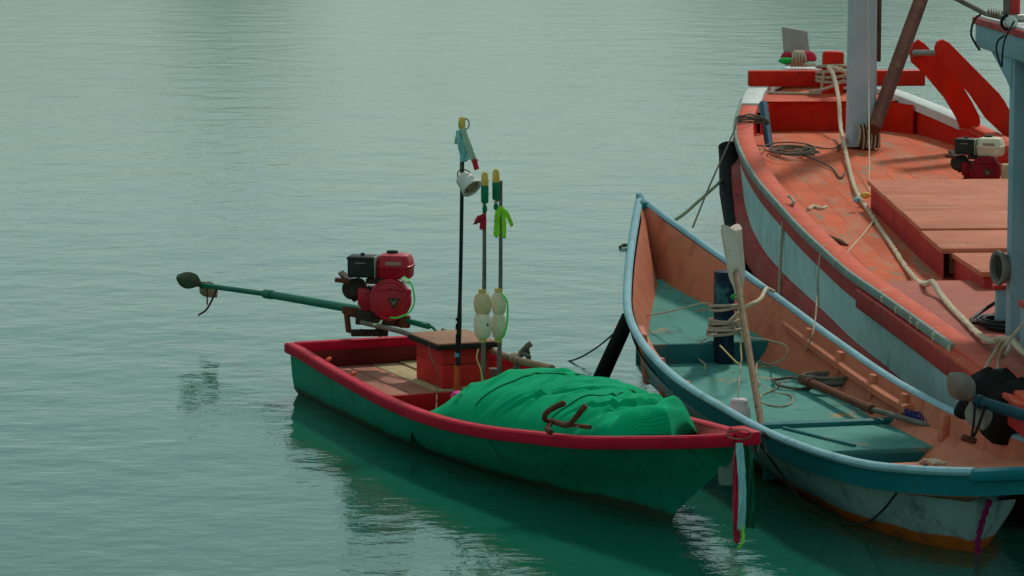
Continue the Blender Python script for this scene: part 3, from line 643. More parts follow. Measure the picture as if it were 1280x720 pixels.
brow2 = [(kt(.968, 0), lambda q, t: max(Bo.H(.105 + t * 5.535) - .100, .118), .105, 60, 0, LS + .04), (kt(.86, .1), lambda q, t: .5 * max(Bo.H(min(q, 5.4)) - .127, .12) + .02, .30, 60, 0, LS), (kt(.66, .2), .02, .55, 60, 0, LS - .10), (kt(.42, 0), -.09, .62, 60, 0, LS - .2), (.0, -.16, .7, 60, 0, LS - .2)]
Bo.shell(brow2, 'lower_hull', 'blue_lower')
Bo.shell([(1.0, bh(.985), .03, 60, .025), (lambda t: .985 - .03 * max(0, 1 - t * 3.2) ** 1.5, lambda q, t: max(Bo.H(q) - .11, .14), .14, 60, .03), (kt(.90, .1), lambda q, t: .5 * max(Bo.H(min(q, 5.4)) - .127, .12) + .055, .36, 60, .05, LS - .25), (kt(.68, .2), .05, .6, 60, .05, LS - .45), (kt(.4, .2), .0, .7, 60, .04, LS - .5)], 'inner_lining', 'orange_liner')
rp2 = [(.022 * math.cos(a) * (1.05), .019 * math.sin(a) - .004) for a in [2 * math.pi * i / 10 for i in range(10)]]
mb = MB()
for sd in (1, -1): mb.sweep(Bo.gun(sd, .04, 6.09), rp2)
mb.build('gunwale_rail', 'pale_rail', Bo.root)
MB().prism([Vector((-.035, -.10, .905)), Vector((.035, -.10, .905)), Vector((.016, .025, .95)), Vector((-.016, .025, .95))], (0, 0, .04), .008).build('stem_head', 'blue_hull', Bo.root)
zd = lambda q: .315 + max(0, 1.40 - q) * .22
Bo.deck(.42, 1.40, zd, .045, name='foredeck', mat_='teal_deck')
MB().box((0, -1.405, .26), (2 * Bo.B(1.40) - .09, .02, .108), bev=.004).build('deck_step', 'teal_face', Bo.root)
zfl = lambda q: .21 - (q - 1.4) * .045
Bo.deck(1.415, 3.12, zfl, .05, name='floor', mat_='teal_deck')
bw = 2 * Bo.B(3.4) - .09
MB().box((0, -3.12, .150), (bw - .02, .07, .05), bev=.016).build('thwart_lip', 'teal_face', Bo.root)
MB().box((0, -3.47, .135), (bw, .66, .03), bev=.008).build('thwart', 'teal_deck', Bo.root)
MB().box((-.04, -3.45, .154), (.022, .58, .018), rot=R(18), bev=.006).build('thwart_batten', 'teal_face', Bo.root)
MB().box((0, -3.79, .075), (bw - .10, .02, .10), bev=.003).build('thwart_face', 'teal_face', Bo.root)
Bo.deck(3.8, 4.95, .04, .24, name='well_floor', mat_='teal_face')
MB().box((0, -6.08, Bo.H(6.08) - .018), (2 * Bo.B(6.08) + .03, .07, .05), bev=.016).build('transom_rail', 'blue_hull', Bo.root)
for q in (1.75, 2.2, 2.7, 3.2, 3.8):
    for sd in (1, -1):
        h_ = Bo.H(q); b_ = Bo.B(q)
        MB().box((sd * (b_ - .05), -q, h_ * .5 + .075), (.04, .06, h_ - .17), rot=Matrix.Rotation(R(sd * 6), 4, 'Y'), bev=.014).build('frame_rib', 'orange_liner', Bo.root)
lg = MB()
for sd in (1, -1):
    lg.sweep([p for p in Bo.gun(sd, 1.5, 3.3, 24, .05, -.07)], [(-.03, -.018), (.03, -.018), (.03, .012), (.018, .018), (-.018, .018), (-.03, .012)])
lg.build('inner_stringer', 'orange_liner', Bo.root)
pt = []
for sd in (-1,):
    a = Vector((0, -LS - .05, .255)); b = Vector((0, -LS + .085, .0))
    pt = [a, a.lerp(b, .35) + Vector((-.012, 0, 0)), a.lerp(b, .7) + Vector((-.012, 0, 0)), b]
MB().tube(spline(pt, 6), [.012 + .004 * math.sin(i * 2.1) for i in range(19)], 7).build('corner_seam', 'magenta', Bo.root)
Bo.deck(4.9, 6.05, lambda q: Bo.H(q) - .06, .012, name='after_deck', mat_='orange_liner')
# mooring bitt
MB().box((.08, -1.43, .45), (.095, .09, .50), bev=.014).build('mooring_bitt', 'navy_post', Bo.root)
rc = empty('rope_wrap', Bo.w(.08, 1.43, .40), 0, label='turns of pale tan rope wound round the navy bitt of the blue boat', cat='rope')
bz = Bo.w(.08, 1.43, 0)
for z0, n_, rr in ((.49, 2, .072), (.395, 3, .078), (.36, 2, .088)):
    pts = [Vector((bz.x + rr * math.cos(a) * (1 + .07 * math.sin(3 * a)), bz.y + rr * math.sin(a), z0 + .016 * a / 6.28 + .006 * math.sin(a * 1.3))) for a in [2 * math.pi * i / 14 for i in range(14 * n_ + 1)]]
    MB().tube(pts, .0085, 6).build('rope_turn', 'rope_pale', rc, local=False)
# leaning pole wrapped in canvas
pb, ptp = at(953, 541, .135), at(913, 300, Y=18.55)
cpn = empty('boat_pole', pb, 0, label='leaning wooden pole topped with a pale canvas wrap in the blue boat', cat='pole')
MB().tube([pb, pb.lerp(ptp, .5), ptp], [.017, .018, .016], 9).build('pole', 'bamboo', cpn, local=False)
cw_ = curve1([0, .14, .3, .5, 1], [.019, .022, .039, .045, .053]); cv = []
for i in range(19):
    t = i / 18; c = at(924, 372, Y=18.28).lerp(at(913, 284, Y=18.46), t) + Vector((.0, -.03, 0))
    wid = cw_(t)
    row = []
    for k in range(26):
        a = 2 * math.pi * k / 26; fold = 1 + .09 * math.sin(a * 5 + t * 1.5) + .04 * math.sin(a * 9 - t * 3)
        row.append(c + Vector((math.cos(a) * wid * fold, math.sin(a) * wid * .6 * fold, .02 * math.sin(a * 2) * t)))
    cv.append(row)
mb = MB(); vs = mb.grid(cv, True); mb.bm.faces.new(list(reversed(vs[0]))); mb.bm.faces.new(vs[-1]); mb.build('canvas_wrap', 'canvas', cpn, local=False, ang=60)
MB().tube([at(922 + 8 * math.cos(a), 371 + 2.5 * math.sin(a), Y=18.22 + .04 * math.sin(a)) for a in [2 * math.pi * i / 12 for i in range(13)]], .006, 6).build('green_tie', 'cloth_green', cpn, local=False)
MB().tube([at(925, 382 + 3 * i, Y=18.22) + Vector((.02 * (-1) ** i, 0, 0)) for i in range(6)], .005, 5).build('yellow_tie', 'line_yellow', cpn, local=False)
# jug hanging from the pole
jg = empty('plastic_jug', at(923, 536, Y=17.4), 0, label='pale pinkish plastic jug hanging on a string behind the green bow', cat='jug')
jr = 15 / 4500 * 17.4
MB().lathe([(.0, 0), (jr * .85, 0), (jr, .012), (jr * 1.02, .08), (jr * .94, .10), (jr * .78, .115), (jr * .72, .12), (jr * .72, .142), (jr * .6, .150), (.0, .152)], at(923, 536, Y=17.4), (.03, 0, 1), 24).build('body', 'jug', jg, local=False)
MB().tube(spline([at(923, 498, Y=17.4), at(924, 478, Y=17.5), at(926, 455, Y=17.8)], 5), .004, 5).build('string', 'rope_pale', jg, local=False)
# ropes and lines in the blue boat
rope('rope', [Bo.w(.09, 1.45, .42), at(932, 384, Y=18.4), at(950, 374, Y=18.5), at(958, 361, Y=18.75), at(967, 364, Y=18.85)], .010, 'rope_cream', label='cream rope from the navy bitt over the far rail of the blue boat', cat='rope')
rope('line', [at(787, 397, Y=19.25), at(830, 391, Y=19.1), at(880, 379, Y=18.95), Bo.w(.05, 1.40, .50)], .004, 'rope_pale', label='thin line stretched from the near rail to the navy bitt', cat='line')
rope('line', [at(925, 395, Y=18.05), at(935, 420, Y=18.10), at(960, 425, Y=18.20), at(983, 433, Y=18.25), at(980, 448, Y=18.30), at(962, 455, 0.218), at(948, 452, 0.223), at(945, 470, 0.203), at(950, 480, 0.193)], .0045, 'rope_pale', label='loose pale line looping across the deck step right of the leaning pole', cat='line')
rope('line', [at(1021, 372, Y=18.60), at(1019, 400, Y=18.40), at(1013, 425, Y=18.25), at(1000, 452, 0.193), at(975, 482, 0.183), at(952, 494, 0.173), at(952, 503, 0.163), at(975, 508, 0.163), at(990, 503, 0.163), at(988, 494, 0.173), at(968, 490, 0.173), at(945, 478, 0.183)], .0045, 'rope_pale', label='thin pale line falling from the red boat into a loop on the blue floor', cat='line')
rope('line', [at(925, 382, Y=18.10), at(930, 405, Y=18.05), at(926, 430, Y=18.00), at(925, 455, Y=17.90), at(900, 432, Y=18.30)], .004, 'line_yellow', label='yellow line tied down the upper part of the leaning pole', cat='line')
rope('line', [at(896, 416, Y=18.60), at(880, 425, Y=18.60), at(871, 437, 0.243), at(873, 448, 0.233), at(881, 455, 0.223), at(881, 462, 0.218)], .004, 'rope_pale', label='short pale line hanging over the step left of the bitt', cat='line')
rope('rope', [at(966, 475, 0.203), at(990, 472, 0.203), at(1010, 476, 0.203), at(1020, 482, 0.183), at(1000, 486, 0.183), at(975, 482, 0.193), at(966, 475, 0.203)], .008, 'rope_grey', label='grey rope loop lying on the blue floor beside the brown handle', cat='rope')
rope('rope_coil', coil(at(1038, 480, 0.203), .13, 4, .012, .22, .8), .009, 'rope_grey', label='tangled grey rope coil on the blue floor against the orange side', cat='rope')
ck = empty('boat_hook', at(1110, 520, 0.193), 0, label='brown handled boat hook with blue cord lying on the blue boat floor', cat='boat hook')
MB().tube([at(1003, 474, 0.223), at(1090, 512, 0.208)], [.022, .020], 9).build('handle', 'boom_wood', ck, local=False)
MB().tube([at(1088, 511, 0.208), at(1222, 549, 0.203)], [.014, .013], 9).build('shaft', 'pole_grey', ck, local=False)
MB().tube([at(1003, 474, 0.223), at(1014, 479, 0.221)], .026, 9).build('end_cap', 'wood_brown', ck, local=False)
MB().tube([at(1080, 508, 0.211), at(1090, 512, 0.209)], .024, 9).build('ferrule', 'wood_brown', ck, local=False)
bc = MB()
for i in range(11):
    c = at(1134 + i * 4.4, 518.5 + i * 1.25, 0.218); rr = .022 + .012 * random.random()
    bc.tube([c + Vector((.01 * math.cos(a), rr * math.cos(a), rr * math.sin(a))) for a in [2 * math.pi * k / 9 for k in range(10)]], .006, 5)
    bc.tube([c, c + Vector((random.uniform(-.02, .02), -.02, random.uniform(-.01, .05)))], .005, 5)
bc.build('blue_cord', 'blue_cloth', ck, local=False)
kn = MB()
for i in range(6):
    kn.tube(spline([at(1150 + i * 4, 579 + i % 3 * 2, Y=15.22), at(1158 + i * 3, 575 + i % 2 * 4, Y=15.15), at(1168 + i * 3, 581 - i % 2 * 2, Y=15.10)], 4), .008, 6)
kn.build('rope_knot', 'rope_pale', label='frayed rope knot sitting on the near rail of the blue boat', cat='knot')
rope('line', [at(1158, 580, Y=15.05), at(1125, 612, Y=14.95), at(1105, 636, Y=15.1), at(1085, 652, Y=15.35), at(1060, 655, Y=15.5), at(1040, 650, Y=15.65), at(1005, 628, Y=15.85), at(975, 590, Y=15.95), at(945, 548, Y=15.7)], .0055, 'rope_dark', label='dark line sagging outside the blue hull from its rail to the green bow', cat='line')
rope('rope', [at(935, 541, Y=14.9), at(945, 545, Y=15.1), at(952, 541, Y=15.3), at(960, 547, Y=15.5)], .010, 'rope_dark', label='short black rope joining the green bow to the blue rail', cat='rope')
rope('line', [at(942, 545, Y=15.05), at(946, 565, Y=15.1), at(950, 552, Y=15.2), at(957, 566, Y=15.3), at(953, 546, Y=15.35)], .005, 'rope_dark', label='black line end dangling in loops beside the green bow', cat='line')

# black fenders
MB().tube([at(742, 493, -.06), at(752, 470, Y=19.25), at(786, 396, Y=19.15)], [.043, .043, .040], 10).build('rubber_fender', 'rubber', label='leaning black rubber fender beside the blue bow, foot in the water', cat='fender', group='black fenders')
MB().tube([at(909, 182, Y=26.1), at(911, 195, Y=26.05), at(912, 240, Y=25.6), at(922, 300, Y=24.9), at(929, 350, Y=24.4)], [.066, .072, .074, .074, .072], 14).build('rubber_fender', 'rubber', label='thick upright black rubber fender against the bow of the red boat', cat='fender', group='black fenders')
rope('rope', [at(780, 308, 0.0), at(790, 306, .02), at(812, 292, Y=22.0), at(850, 271, Y=23.0), at(875, 250, Y=24.2), at(903, 225, Y=25.7)], .011, 'rope_green', label='green mooring rope running from water behind the blue bow to the black fender', cat='rope')
rope('line', [at(866, 284, Y=22.5), at(888, 230, Y=24.0), at(917, 165, Y=25.6), at(922, 146, Y=26.0), at(940, 148, Y=26.3), at(958, 150, Y=26.6)], .006, 'rope_dark', label='dark thin line from the red bow cleat down towards the blue bow', cat='line')
rope('line', [at(706, 453, -.01), at(725, 447, .03), at(748, 433, .12), at(768, 416, Y=19.25), at(782, 402, Y=19.15)], .005, 'rope_dark', label='dark line rising out of the water to the leaning fender', cat='line')
MB().tube(spline([at(775, 309, .01), at(780, 306, .02), at(786, 308, .01), at(784, 312, .01)], 4), .012, 6).build('rope_end', 'rope_green', label='frayed green rope end floating left of the blue bow', cat='rope')

# ================================================================== RED BOAT
rk = [0, .3, 1.2, 2.1, 3.0, 3.9, 4.8, 5.7, 6.6, 7.5, 8.4, 9.3, 10.2, 12, 14]
Rd = Boat('trawler', Vector((2.344, 29.436)), R(3.6), rk, [.12, .30, .555, .724, .875, .976, 1.027, 1.055, 1.062, 1.06, 1.045, 1.025, .985, .95, .93],
          [1.0, .97, .949, .902, .842, .79, .731, .683, .647, .604, .57, .542, .53, .53, .53], 14.0,
          label='large red wooden fishing boat with pale blue hull band and mast, on the right', cat='boat')
rs = lambda d: (lambda q, t: Rd.H(q) - d)
def rband(name, m, d0, d1, k0=1.0, k1=1.0, o0=0, o1=0, **t):
    Rd.shell([(k0, rs(d0), .0, 60, -o0), (k1, rs(d1), .0, 60, -o1)], name, m, **t)
tb = [(1.0, rs(.0), .0, 60), (1.0, rs(.132), .02, 60, -.0)]
Rd.shell(tb, 'sheer_strake', 'red_hull')
zw = curve1([0, 2, 3, 3.6, 4.0, 4.6, 5.5, 6.5, 8, 10, 14], [.84, .76, .69, .61, .47, .33, .25, .215, .20, .15, .14])
Rd.shell([(.992, rs(.127), .02, 60), (.99, lambda q, t: .5 * (Rd.H(q) - .127 + zw(q)), .04, 60), (.985, lambda q, t: zw(q), .06, 60)], 'hull', 'skyblue_band')
Rd.shell([(.985, lambda q, t: zw(q) + .02, .07, 60), (.97, lambda q, t: zw(q) * .4, .2, 60), (.95, .0, .35, 60), (.8, -.25, .6, 60), (.3, -.5, .8, 60)], 'lower_hull', 'red_hull')
# thick rubbing wale near the waterline, swelling at the bow
mb = MB()
for sd in (1, -1):
    pts = []
    for i in range(61):
        q = .35 + 13.5 * (i / 60) ** 1.3; pts.append(Vector((sd * (Rd.B(q) * .985), -q - .05, zw(q) - .08 - .06 * math.exp(-(max(q - 3.4, 0) / 2.6) ** 2))))
    rows = []
    for i, p in enumerate(pts):
        q = -p.y; g = math.exp(-(max(q - 3.0, 0) / 2.6) ** 2); hgt = .085 + .06 * g; out = .018 + .05 * g
        tv = pts[min(i + 1, 60)] - pts[max(i - 1, 0)]; tv.z = 0; tv.normalize(); nv = Vector((-tv.y, tv.x, 0)) * sd * -1
        if nv.x * sd < 0: nv = -nv
        rows.append([p + nv * (-.06) + Vector((0, 0, hgt)), p + nv * out + Vector((0, 0, hgt * .8)), p + nv * (out + .015) + Vector((0, 0, 0)), p + nv * out * .9 + Vector((0, 0, -hgt * .9)), p + nv * (-.06) + Vector((0, 0, -hgt * 1.1))])
    vs = mb.grid(rows, True); mb.bm.faces.new(list(reversed(vs[0]))); mb.bm.faces.new(vs[-1])
mb.build('rubbing_wale', 'red_wale', Rd.root, ang=30)
MB().box((0, -13.97, .24), (1.72, .04, .56), bev=.01).build('transom', 'red_hull', Rd.root)
# rail caps
def cap(side, q0, q1, w, name, m, dz=0.0, th=.05, n=40):
    pr_ = [(-w / 2, -th), (w / 2, -th), (w / 2, -.006), (w / 2 - .008, 0), (-w / 2 + .008, 0), (-w / 2, -.006)]
    return MB().sweep(Rd.gun(side, q0, q1, n, w / 2 - .015, dz + .012), pr_).build(name, m, Rd.root)
cap(-1, .05, 2.1, .15, 'rail_cap', 'white_paint', .012, .07); cap(1, .05, 3.0, .13, 'rail_cap', 'white_paint', .012, .07)
cap(-1, 2.1, 14, .13, 'rail_cap', 'red_rail', 0, .05, 60); cap(1, 3.0, 14, .11, 'rail_cap', 'red_rail', 0, .05, 60)
MB().sweep(Rd.gun(-1, 1.7, 12.1, 60, -.018, .0), [(-.012, -.022), (.012, -.022), (.014, .006), (.006, .018), (-.012, .018)]).build('rail_trim', 'rail_trim', Rd.root)
for i in range(6):
    q = 10.3 + i * .33 + .07 * (i % 3); MB().box((-Rd.B(q) - .032, -q, Rd.H(q) - .006), (.010, .022, .034), bev=.003).build('trim_clip', 'rope_cream', Rd.root)
MB().sweep(Rd.gun(-1, 9.65, 13.9, 30, -.008, -.045), [(-.03, -.105), (.028, -.10), (.034, -.09), (.034, .0), (.026, .01), (-.03, .012)]).build('fender_plank', 'red_hull', Rd.root)
# decks
zdk = lambda q: Rd.H(q) - .125 - .13 * math.exp(-max(0, q - 1.66) / 1.5)
Rd.deck(1.68, 13.9, zdk, .03, n=60, m=16, name='deck', mat_='red_deck')
Rd.deck(.15, 1.66, lambda q: Rd.H(q) - .075, .03, name='foredeck', mat_='red_deck')
def bulk(side_lo, side_hi, q, z0, z1, name, m):
    mb = MB(); rows = []
    n = 24
    for r_ in range(5):
        row = []
        for i in range(n + 1):
            u = -1 + 2 * i / n; b = Rd.B(q) - .06
            qq = q + .42 * max(0, abs(u) - .72) / .28 * (1 if abs(u) > .72 else 0)
            row.append(Vector((u * b, -qq, z0 + (z1 - z0) * r_ / 4)))
        rows.append(row)
    mb.grid(rows); return mb.build(name, m, Rd.root)
bulk(0, 0, 1.66, Rd.H(1.7) - .30, Rd.H(1.7) - .02, 'bow_bulkhead', 'red_paint')
Rd.deck(1.20, 1.70, lambda q: Rd.H(q) - .018, .10, n=6, name='bow_coaming', mat_='red_rail')
# bulwark faces inside
for sd in (1, -1):
    rows = [[Vector((sd * (Rd.B(q) - .105 * (1 if k else .85)), -q, Rd.H(q) - (.02 if k == 0 else .32))) for q in [1.7 + 12 * i / 50 for i in range(51)]] for k in (0, 1)]
    mb = MB(); mb.grid(rows); mb.build('bulwark_lining', 'red_paint', Rd.root)
def far_bulwark():
    rows = []
    for k, (o_, z_) in enumerate(((.11, .14), (.11, .0), (.0, .0), (.0, .14))):
        rows.append([Vector((Rd.B(q) - o_ + .0, -q, Rd.H(q) + (.012 if z_ == 0 else -.02 + .03 * min(1, max(0, (q - 2.6) / 1.2))))) for q in [2.6 + 11 * i / 50 for i in range(51)]])
    mb = MB(); mb.grid([rows[1], rows[0], rows[3], rows[2]]); return mb.build('far_bulwark', 'red_paint', Rd.root)
far_bulwark()
# crossbeam, samson post, mast, boom
qb = 1.0; zb = 1.035
MB().box((.16, -qb, zb), (1.40, .12, .125), bev=.012).build('crossbeam', 'red_paint', Rd.root)
sp = Rd.loc(at(1043, 100, Y=28.2))
MB().box((sp.x, -1.16, 1.06), (.165, .12, .40), bev=.03, seg=3).build('samson_post', 'red_paint', Rd.root)
mp = Rd.loc(at(1076, 180, Y=26.45))
ms = []
for z, w in ((.68, .205), (1.0, .20), (1.9, .19), (3.4, .175)):
    c = .022
    ms.append([Vector((mp.x + sx * (w / 2) + ox, -mp.y + sy * (w / 2) + oy, z)) for sx, sy, ox, oy in ((-1, -1, c, 0), (1, -1, -c, 0), (1, -1, 0, c), (1, 1, 0, -c), (1, 1, -c, 0), (-1, 1, c, 0), (-1, 1, 0, -c), (-1, -1, 0, c))])
mb = MB(); vs = mb.grid(ms, True); mb.bm.faces.new(list(reversed(vs[0]))); mb.bm.faces.new(vs[-1]); mast = mb.build('mast', 'mast_paint', Rd.root)
MB().box((mp.x + .125, -mp.y + .02, 2.3), (.03, .06, 2.0), bev=.004).build('mast_batten', 'wood_brown', mast)
MB().box((mp.x + .045, -mp.y - .13, .76), (.15, .07, .17), bev=.012).build('mast_chock', 'wood_brown', mast)
ch = MB()
for i in range(5):
    x = mp.x - .01 + i * .028
    ch.tube(spline([(x, -mp.y - .168, .67 + .01 * (i % 2)), (x + .006, -mp.y - .178, .76), (x - .004, -mp.y - .165, .85), (x, -mp.y - .10, .86)], 5), .007, 6)
ch.build('chock_lashing', 'rope_pale', mast)
MB().tube(spline([(mp.x - .06, -mp.y - .17, .86), (mp.x - .035, -mp.y - .18, .80), (mp.x - .05, -mp.y - .17, .70)], 5), .010, 6).build('chock_tie', 'rope_pale', mast)
bp0, bp1 = at(1092, 162, Y=26.15), at(1180, -80, Y=27.8)
MB().tube([bp0, bp0.lerp(bp1, .5), bp1], [.052, .056, .050], 14).build('boom', 'boom_wood', label='round brown wooden boom leaning beside the white mast of the red boat', cat='boom')
rope('halyard', [at(1087, 240, Y=24.2), at(1086, 120, Y=25.9), at(1085, -30, Y=26.2)], .004, 'rope_cream', label='thin pale halyard hanging straight down in front of the mast', cat='line')
# far-side brackets (two planks joined by a pin)
brk = empty('roller_bracket', at(1220, 160, Y=26.3), 0, label='pair of slanting red plank brackets on the far rail of the red boat', cat='bracket')
o1_ = [(1137, 66), (1141, 54), (1148, 49), (1156, 55), (1201, 102), (1204, 113), (1215, 128), (1224, 145), (1225, 154), (1221, 160), (1200, 160), (1193, 140), (1180, 122), (1158, 93), (1139, 78)]
o2_ = [(1168, 60), (1171, 52), (1178, 49), (1186, 53), (1250, 118), (1253, 126), (1266, 146), (1290, 172), (1290, 184), (1268, 182), (1232, 148), (1212, 118), (1176, 76), (1170, 70)]
MB().prism([at(x, y, Y=26.3) for x, y in o1_], (0, .075, 0), .010).build('plank', 'red_paint', brk, local=False)
MB().prism([at(x, y, Y=25.95) for x, y in o2_], (0, .075, 0), .010).build('plank', 'red_paint', brk, local=False)
MB().tube([at(1143, 66, Y=26.22), at(1176, 66, Y=25.96)], .022, 12).build('roller_pin', 'engine_grey', brk, local=False)
MB().lathe([(.0, 0), (.04, 0), (.04, .012), (.0, .014)], at(1143, 66, Y=26.25), (0, -1, 0), 14).build('pin_washer', 'red_hull', brk, local=False)
# stem head plank and cloth
st = MB().prism([at(977, 33, Y=29.2), at(1009, 39, Y=29.2), at(1014, 82, Y=29.2), at(981, 82, Y=29.2)], (0, .05, 0), .006)
st.build('stem_head', 'grey_plank', Rd.root, local=False)
MB().box((0, -.12, .99), (.26, .22, .14), bev=.02).build('stem_block', 'white_paint', Rd.root)
cl = empty('cloth_wrap', at(998, 82, Y=29.0), 0, label='red and green cloth strips tied round the grey stem plank of the red boat', cat='cloth')
def lump(c, r, sx, sy, sz, m, name, par):
    mb = MB(); rows = []
    for i in range(1, 10):
        th = math.pi * i / 10; rows.append([Vector(c) + Vector((math.sin(th) * math.cos(a) * sx, math.sin(th) * math.sin(a) * sy, math.cos(th) * sz)) * r * (1 + .22 * noise.noise(Vector((math.cos(a) * 2 + c[0] * 9, math.sin(a) * 2, th * 2 + r * 50)))) for a in [2 * math.pi * k / 16 for k in range(16)]])
    vs = mb.grid(rows, True); mb.bm.faces.new(list(reversed(vs[0]))); mb.bm.faces.new(vs[-1]); return mb.build(name, m, par, local=False, ang=70)
lump(at(1010, 72, Y=29.0), .07, 1.0, .8, .75, 'cloth_red', 'red_cloth', cl); lump(at(984, 71, Y=29.05), .05, 1, .8, .8, 'cloth_red', 'red_cloth', cl)
lump(at(983, 76, Y=28.98), .055, 1.15, .8, .5, 'cloth_green', 'green_cloth', cl); lump(at(1012, 80, Y=28.95), .045, 1.2, .8, .5, 'cloth_pale', 'pale_cloth', cl)
sw = MB()
for i in range(5): sw.tube(spline([at(990 + i * 4, 83, Y=28.98), at(991 + i * 4, 74, Y=28.93), at(992 + i * 3, 66, Y=28.97), at(996 + i * 2, 64, Y=29.02)], 4), .011, 6)
sw.build('rope_turns', 'rope_pale', cl, local=False)
# heavy rope from post down the deck
hr = [at(1062, 92, Y=28.0), at(1050, 87, Y=28.02), at(1036, 84, Y=28.05), at(1041, 92, Y=27.95), at(1046, 110, Y=27.7), at(1049, 130, Y=27.3), at(1051, 160, Y=26.9), at(1057, 190, .70), at(1064, 220, .62), at(1071, 240, .595), at(1085, 262, .55),
      at(1100, 285, .515), at(1118, 312, .485), at(1133, 335, .46), at(1148, 352, .48), at(1158, 355, .535), at(1166, 353, .56), at(1176, 368, .525), at(1190, 385, .515), at(1205, 400, .515), at(1222, 417, .52), at(1238, 426, .545), at(1255, 424, .56), at(1266, 426, .57), at(1280, 440, .56), at(1310, 455, .54)]
laid('mooring_rope', hr, .0165, 'rope_cream', n=6, label='thick cream rope running from the bow post along the red deck', cat='rope')
lp = MB()
for i in range(4):
    z = 1.03 + i * .036; c = Rd.w(sp.x, 1.16, 0)
    lp.tube([Vector((c.x + .115 * math.cos(a) * (1 + .1 * math.cos(2 * a)), c.y + .095 * math.sin(a), z + .012 * math.sin(a + i))) for a in [2 * math.pi * k / 18 for k in range(19)]], .014, 7)
lp.build('rope_wrap', 'rope_pale', label='turns of tan rope wound round the red bow post', cat='rope')
rope('rope', [at(1030, 88, Y=28.1), at(1028, 100, Y=28.1), at(1026, 113, Y=28.1), at(1018, 117, Y=28.1), at(960, 116, Y=28.15)], .011, 'rope_pale', label='tan rope tail running along under the red crossbeam', cat='rope')
rope('rope', [at(1056, 100, Y=27.95), at(1040, 108, Y=27.95), at(1024, 113, Y=28.0), at(1012, 114, Y=28.05)], .012, 'rope_pale', label='tan rope slanting from the bow post to the crossbeam foot', cat='rope')
# bow cleat
MB().tube([at(954, 130, Y=26.9), at(962, 186, Y=26.5)], [.035, .030], 8).build('bow_cleat', 'house_dark', label='slender blue-grey cleat post leaning inside the red bow', cat='cleat')
wl = MB()
for i in range(4): wl.tube(spline([at(922, 147 + i * 2, Y=26.35), at(938, 143 + i * 3, Y=26.4), at(957, 149 + i * 2, Y=26.55), at(961, 152 + i, Y=26.5)], 4), .007, 6)
wl.build('mooring_line', 'rope_grey', label='grey lines stretched over the near red rail to the bow cleat', cat='line')
cz = zdk(3.1) + .012
rope('rope_coil', coil(at(990, 190, cz), .13, 8, .004, .5, 2.3, tail=[at(1010, 182, cz), at(1040, 186, cz), at(1056, 176, cz), at(1046, 188, cz)]), .0055, 'rope_grey', n=3, label='grey wire rope coil lying on the red foredeck', cat='rope')
rope('rope', [at(998, 192, cz), at(1020, 200, .665), at(1040, 210, .635), at(1050, 222, .61), at(1056, 216, .62)], .007, 'rope_grey', label='grey rope tail trailing from the coil across the red deck', cat='rope')
# hatch
htop = lambda q: .735 - (q - 5.95) * .040
HW = .72
hx0 = lambda q: -.37 - .03 * min(1, (q - 5.95) / 2.0)
hb = empty('deck_hatch', Rd.w(0, 7.4, zdk(7.4)), Rd.a, label='large raised hatch of faded red planks on the deck of the red boat', cat='hatch')
def hp(x, q, z): return Vector((x, -(q - 7.4), z - zdk(7.4)))
qs = [5.95, 6.68, 7.42, 8.12, 8.80]
for i in range(4):
    q0, q1 = qs[i] + .004, qs[i + 1] - .004; a0, a1 = hx0(q0) - .02, hx0(q1) - .02
    mb = MB(); dz = .006 * ((i * 7) % 3 - 1)
    top = [hp(a0, q0, htop(q0) + dz), hp(HW, q0, htop(q0) + dz), hp(HW, q1, htop(q1) + dz), hp(a1, q1, htop(q1) + dz)]
    mb.prism([p - Vector((0, 0, .016)) for p in top], (0, 0, .032), .004); mb.build('hatch_board', 'red_hatch', hb)
mb = MB(); rows = []
for k, zo in enumerate((0, 1)):
    rows.append([hp(hx0(q), q, (htop(q) - .034) if k == 0 else zdk(q) - .03) for q in [5.97 + 2.8 * i / 16 for i in range(17)]])
rows2 = [[p + Vector((.035, 0, 0)) for p in r] for r in rows]
mb.grid([rows2[0], rows[0], rows[1], rows2[1]]); mb.build('coaming', 'red_hull', hb)
MB().box(hp(.16, 5.985, .62), (1.05, .03, .16), bev=.004).build('coaming_end', 'red_hull', hb)
MB().box(hp(.16, 8.77, .53), (1.05, .03, .13), bev=.004).build('coaming_end', 'wood_brown', hb)
h2 = empty('deck_hatch', Rd.w(.1, 9.1, zdk(9.1)), Rd.a, label='lower red step board just in front of the big hatch', cat='hatch')
MB().box((.05, -.1, .155), (1.02, .98, .03), bev=.004).build('board', 'red_hatch', h2); MB().box((.05, -.1, .055), (.98, .94, .16), bev=.004).build('coaming', 'red_hull', h2)
# platform nearer to the camera
MB().box((-.12, -11.6, zdk(10) + .055), (1.48, 4.6, .07), bev=.012).build('platform', 'red_platform', Rd.root)
MB().prism([Vector((-.86, -9.25, zdk(9.3) + .09)), Vector((-.86, -13.8, zdk(12) + .09)), Vector((-1.0, -13.8, zdk(12) + .12)), Vector((-.99, -9.4, zdk(9.4) + .03))], (0, 0, .02), .003).build('platform_edge', 'red_rail', Rd.root)
# deck engine
e2 = empty('deck_engine', at(1221, 236, Y=24.0), R(-22), label='small red petrol engine with cream tank standing behind the hatch', cat='engine')
engine_parts(e2, 'cream_tank', 'engine_dull'); e2.scale = (.92, .92, .92)
MB().box(at(1262, 220, Y=23.7), (.10, .10, .16), bev=.01).build('wooden_block', 'plank_raw', label='pale wooden block beside the deck engine', cat='block')
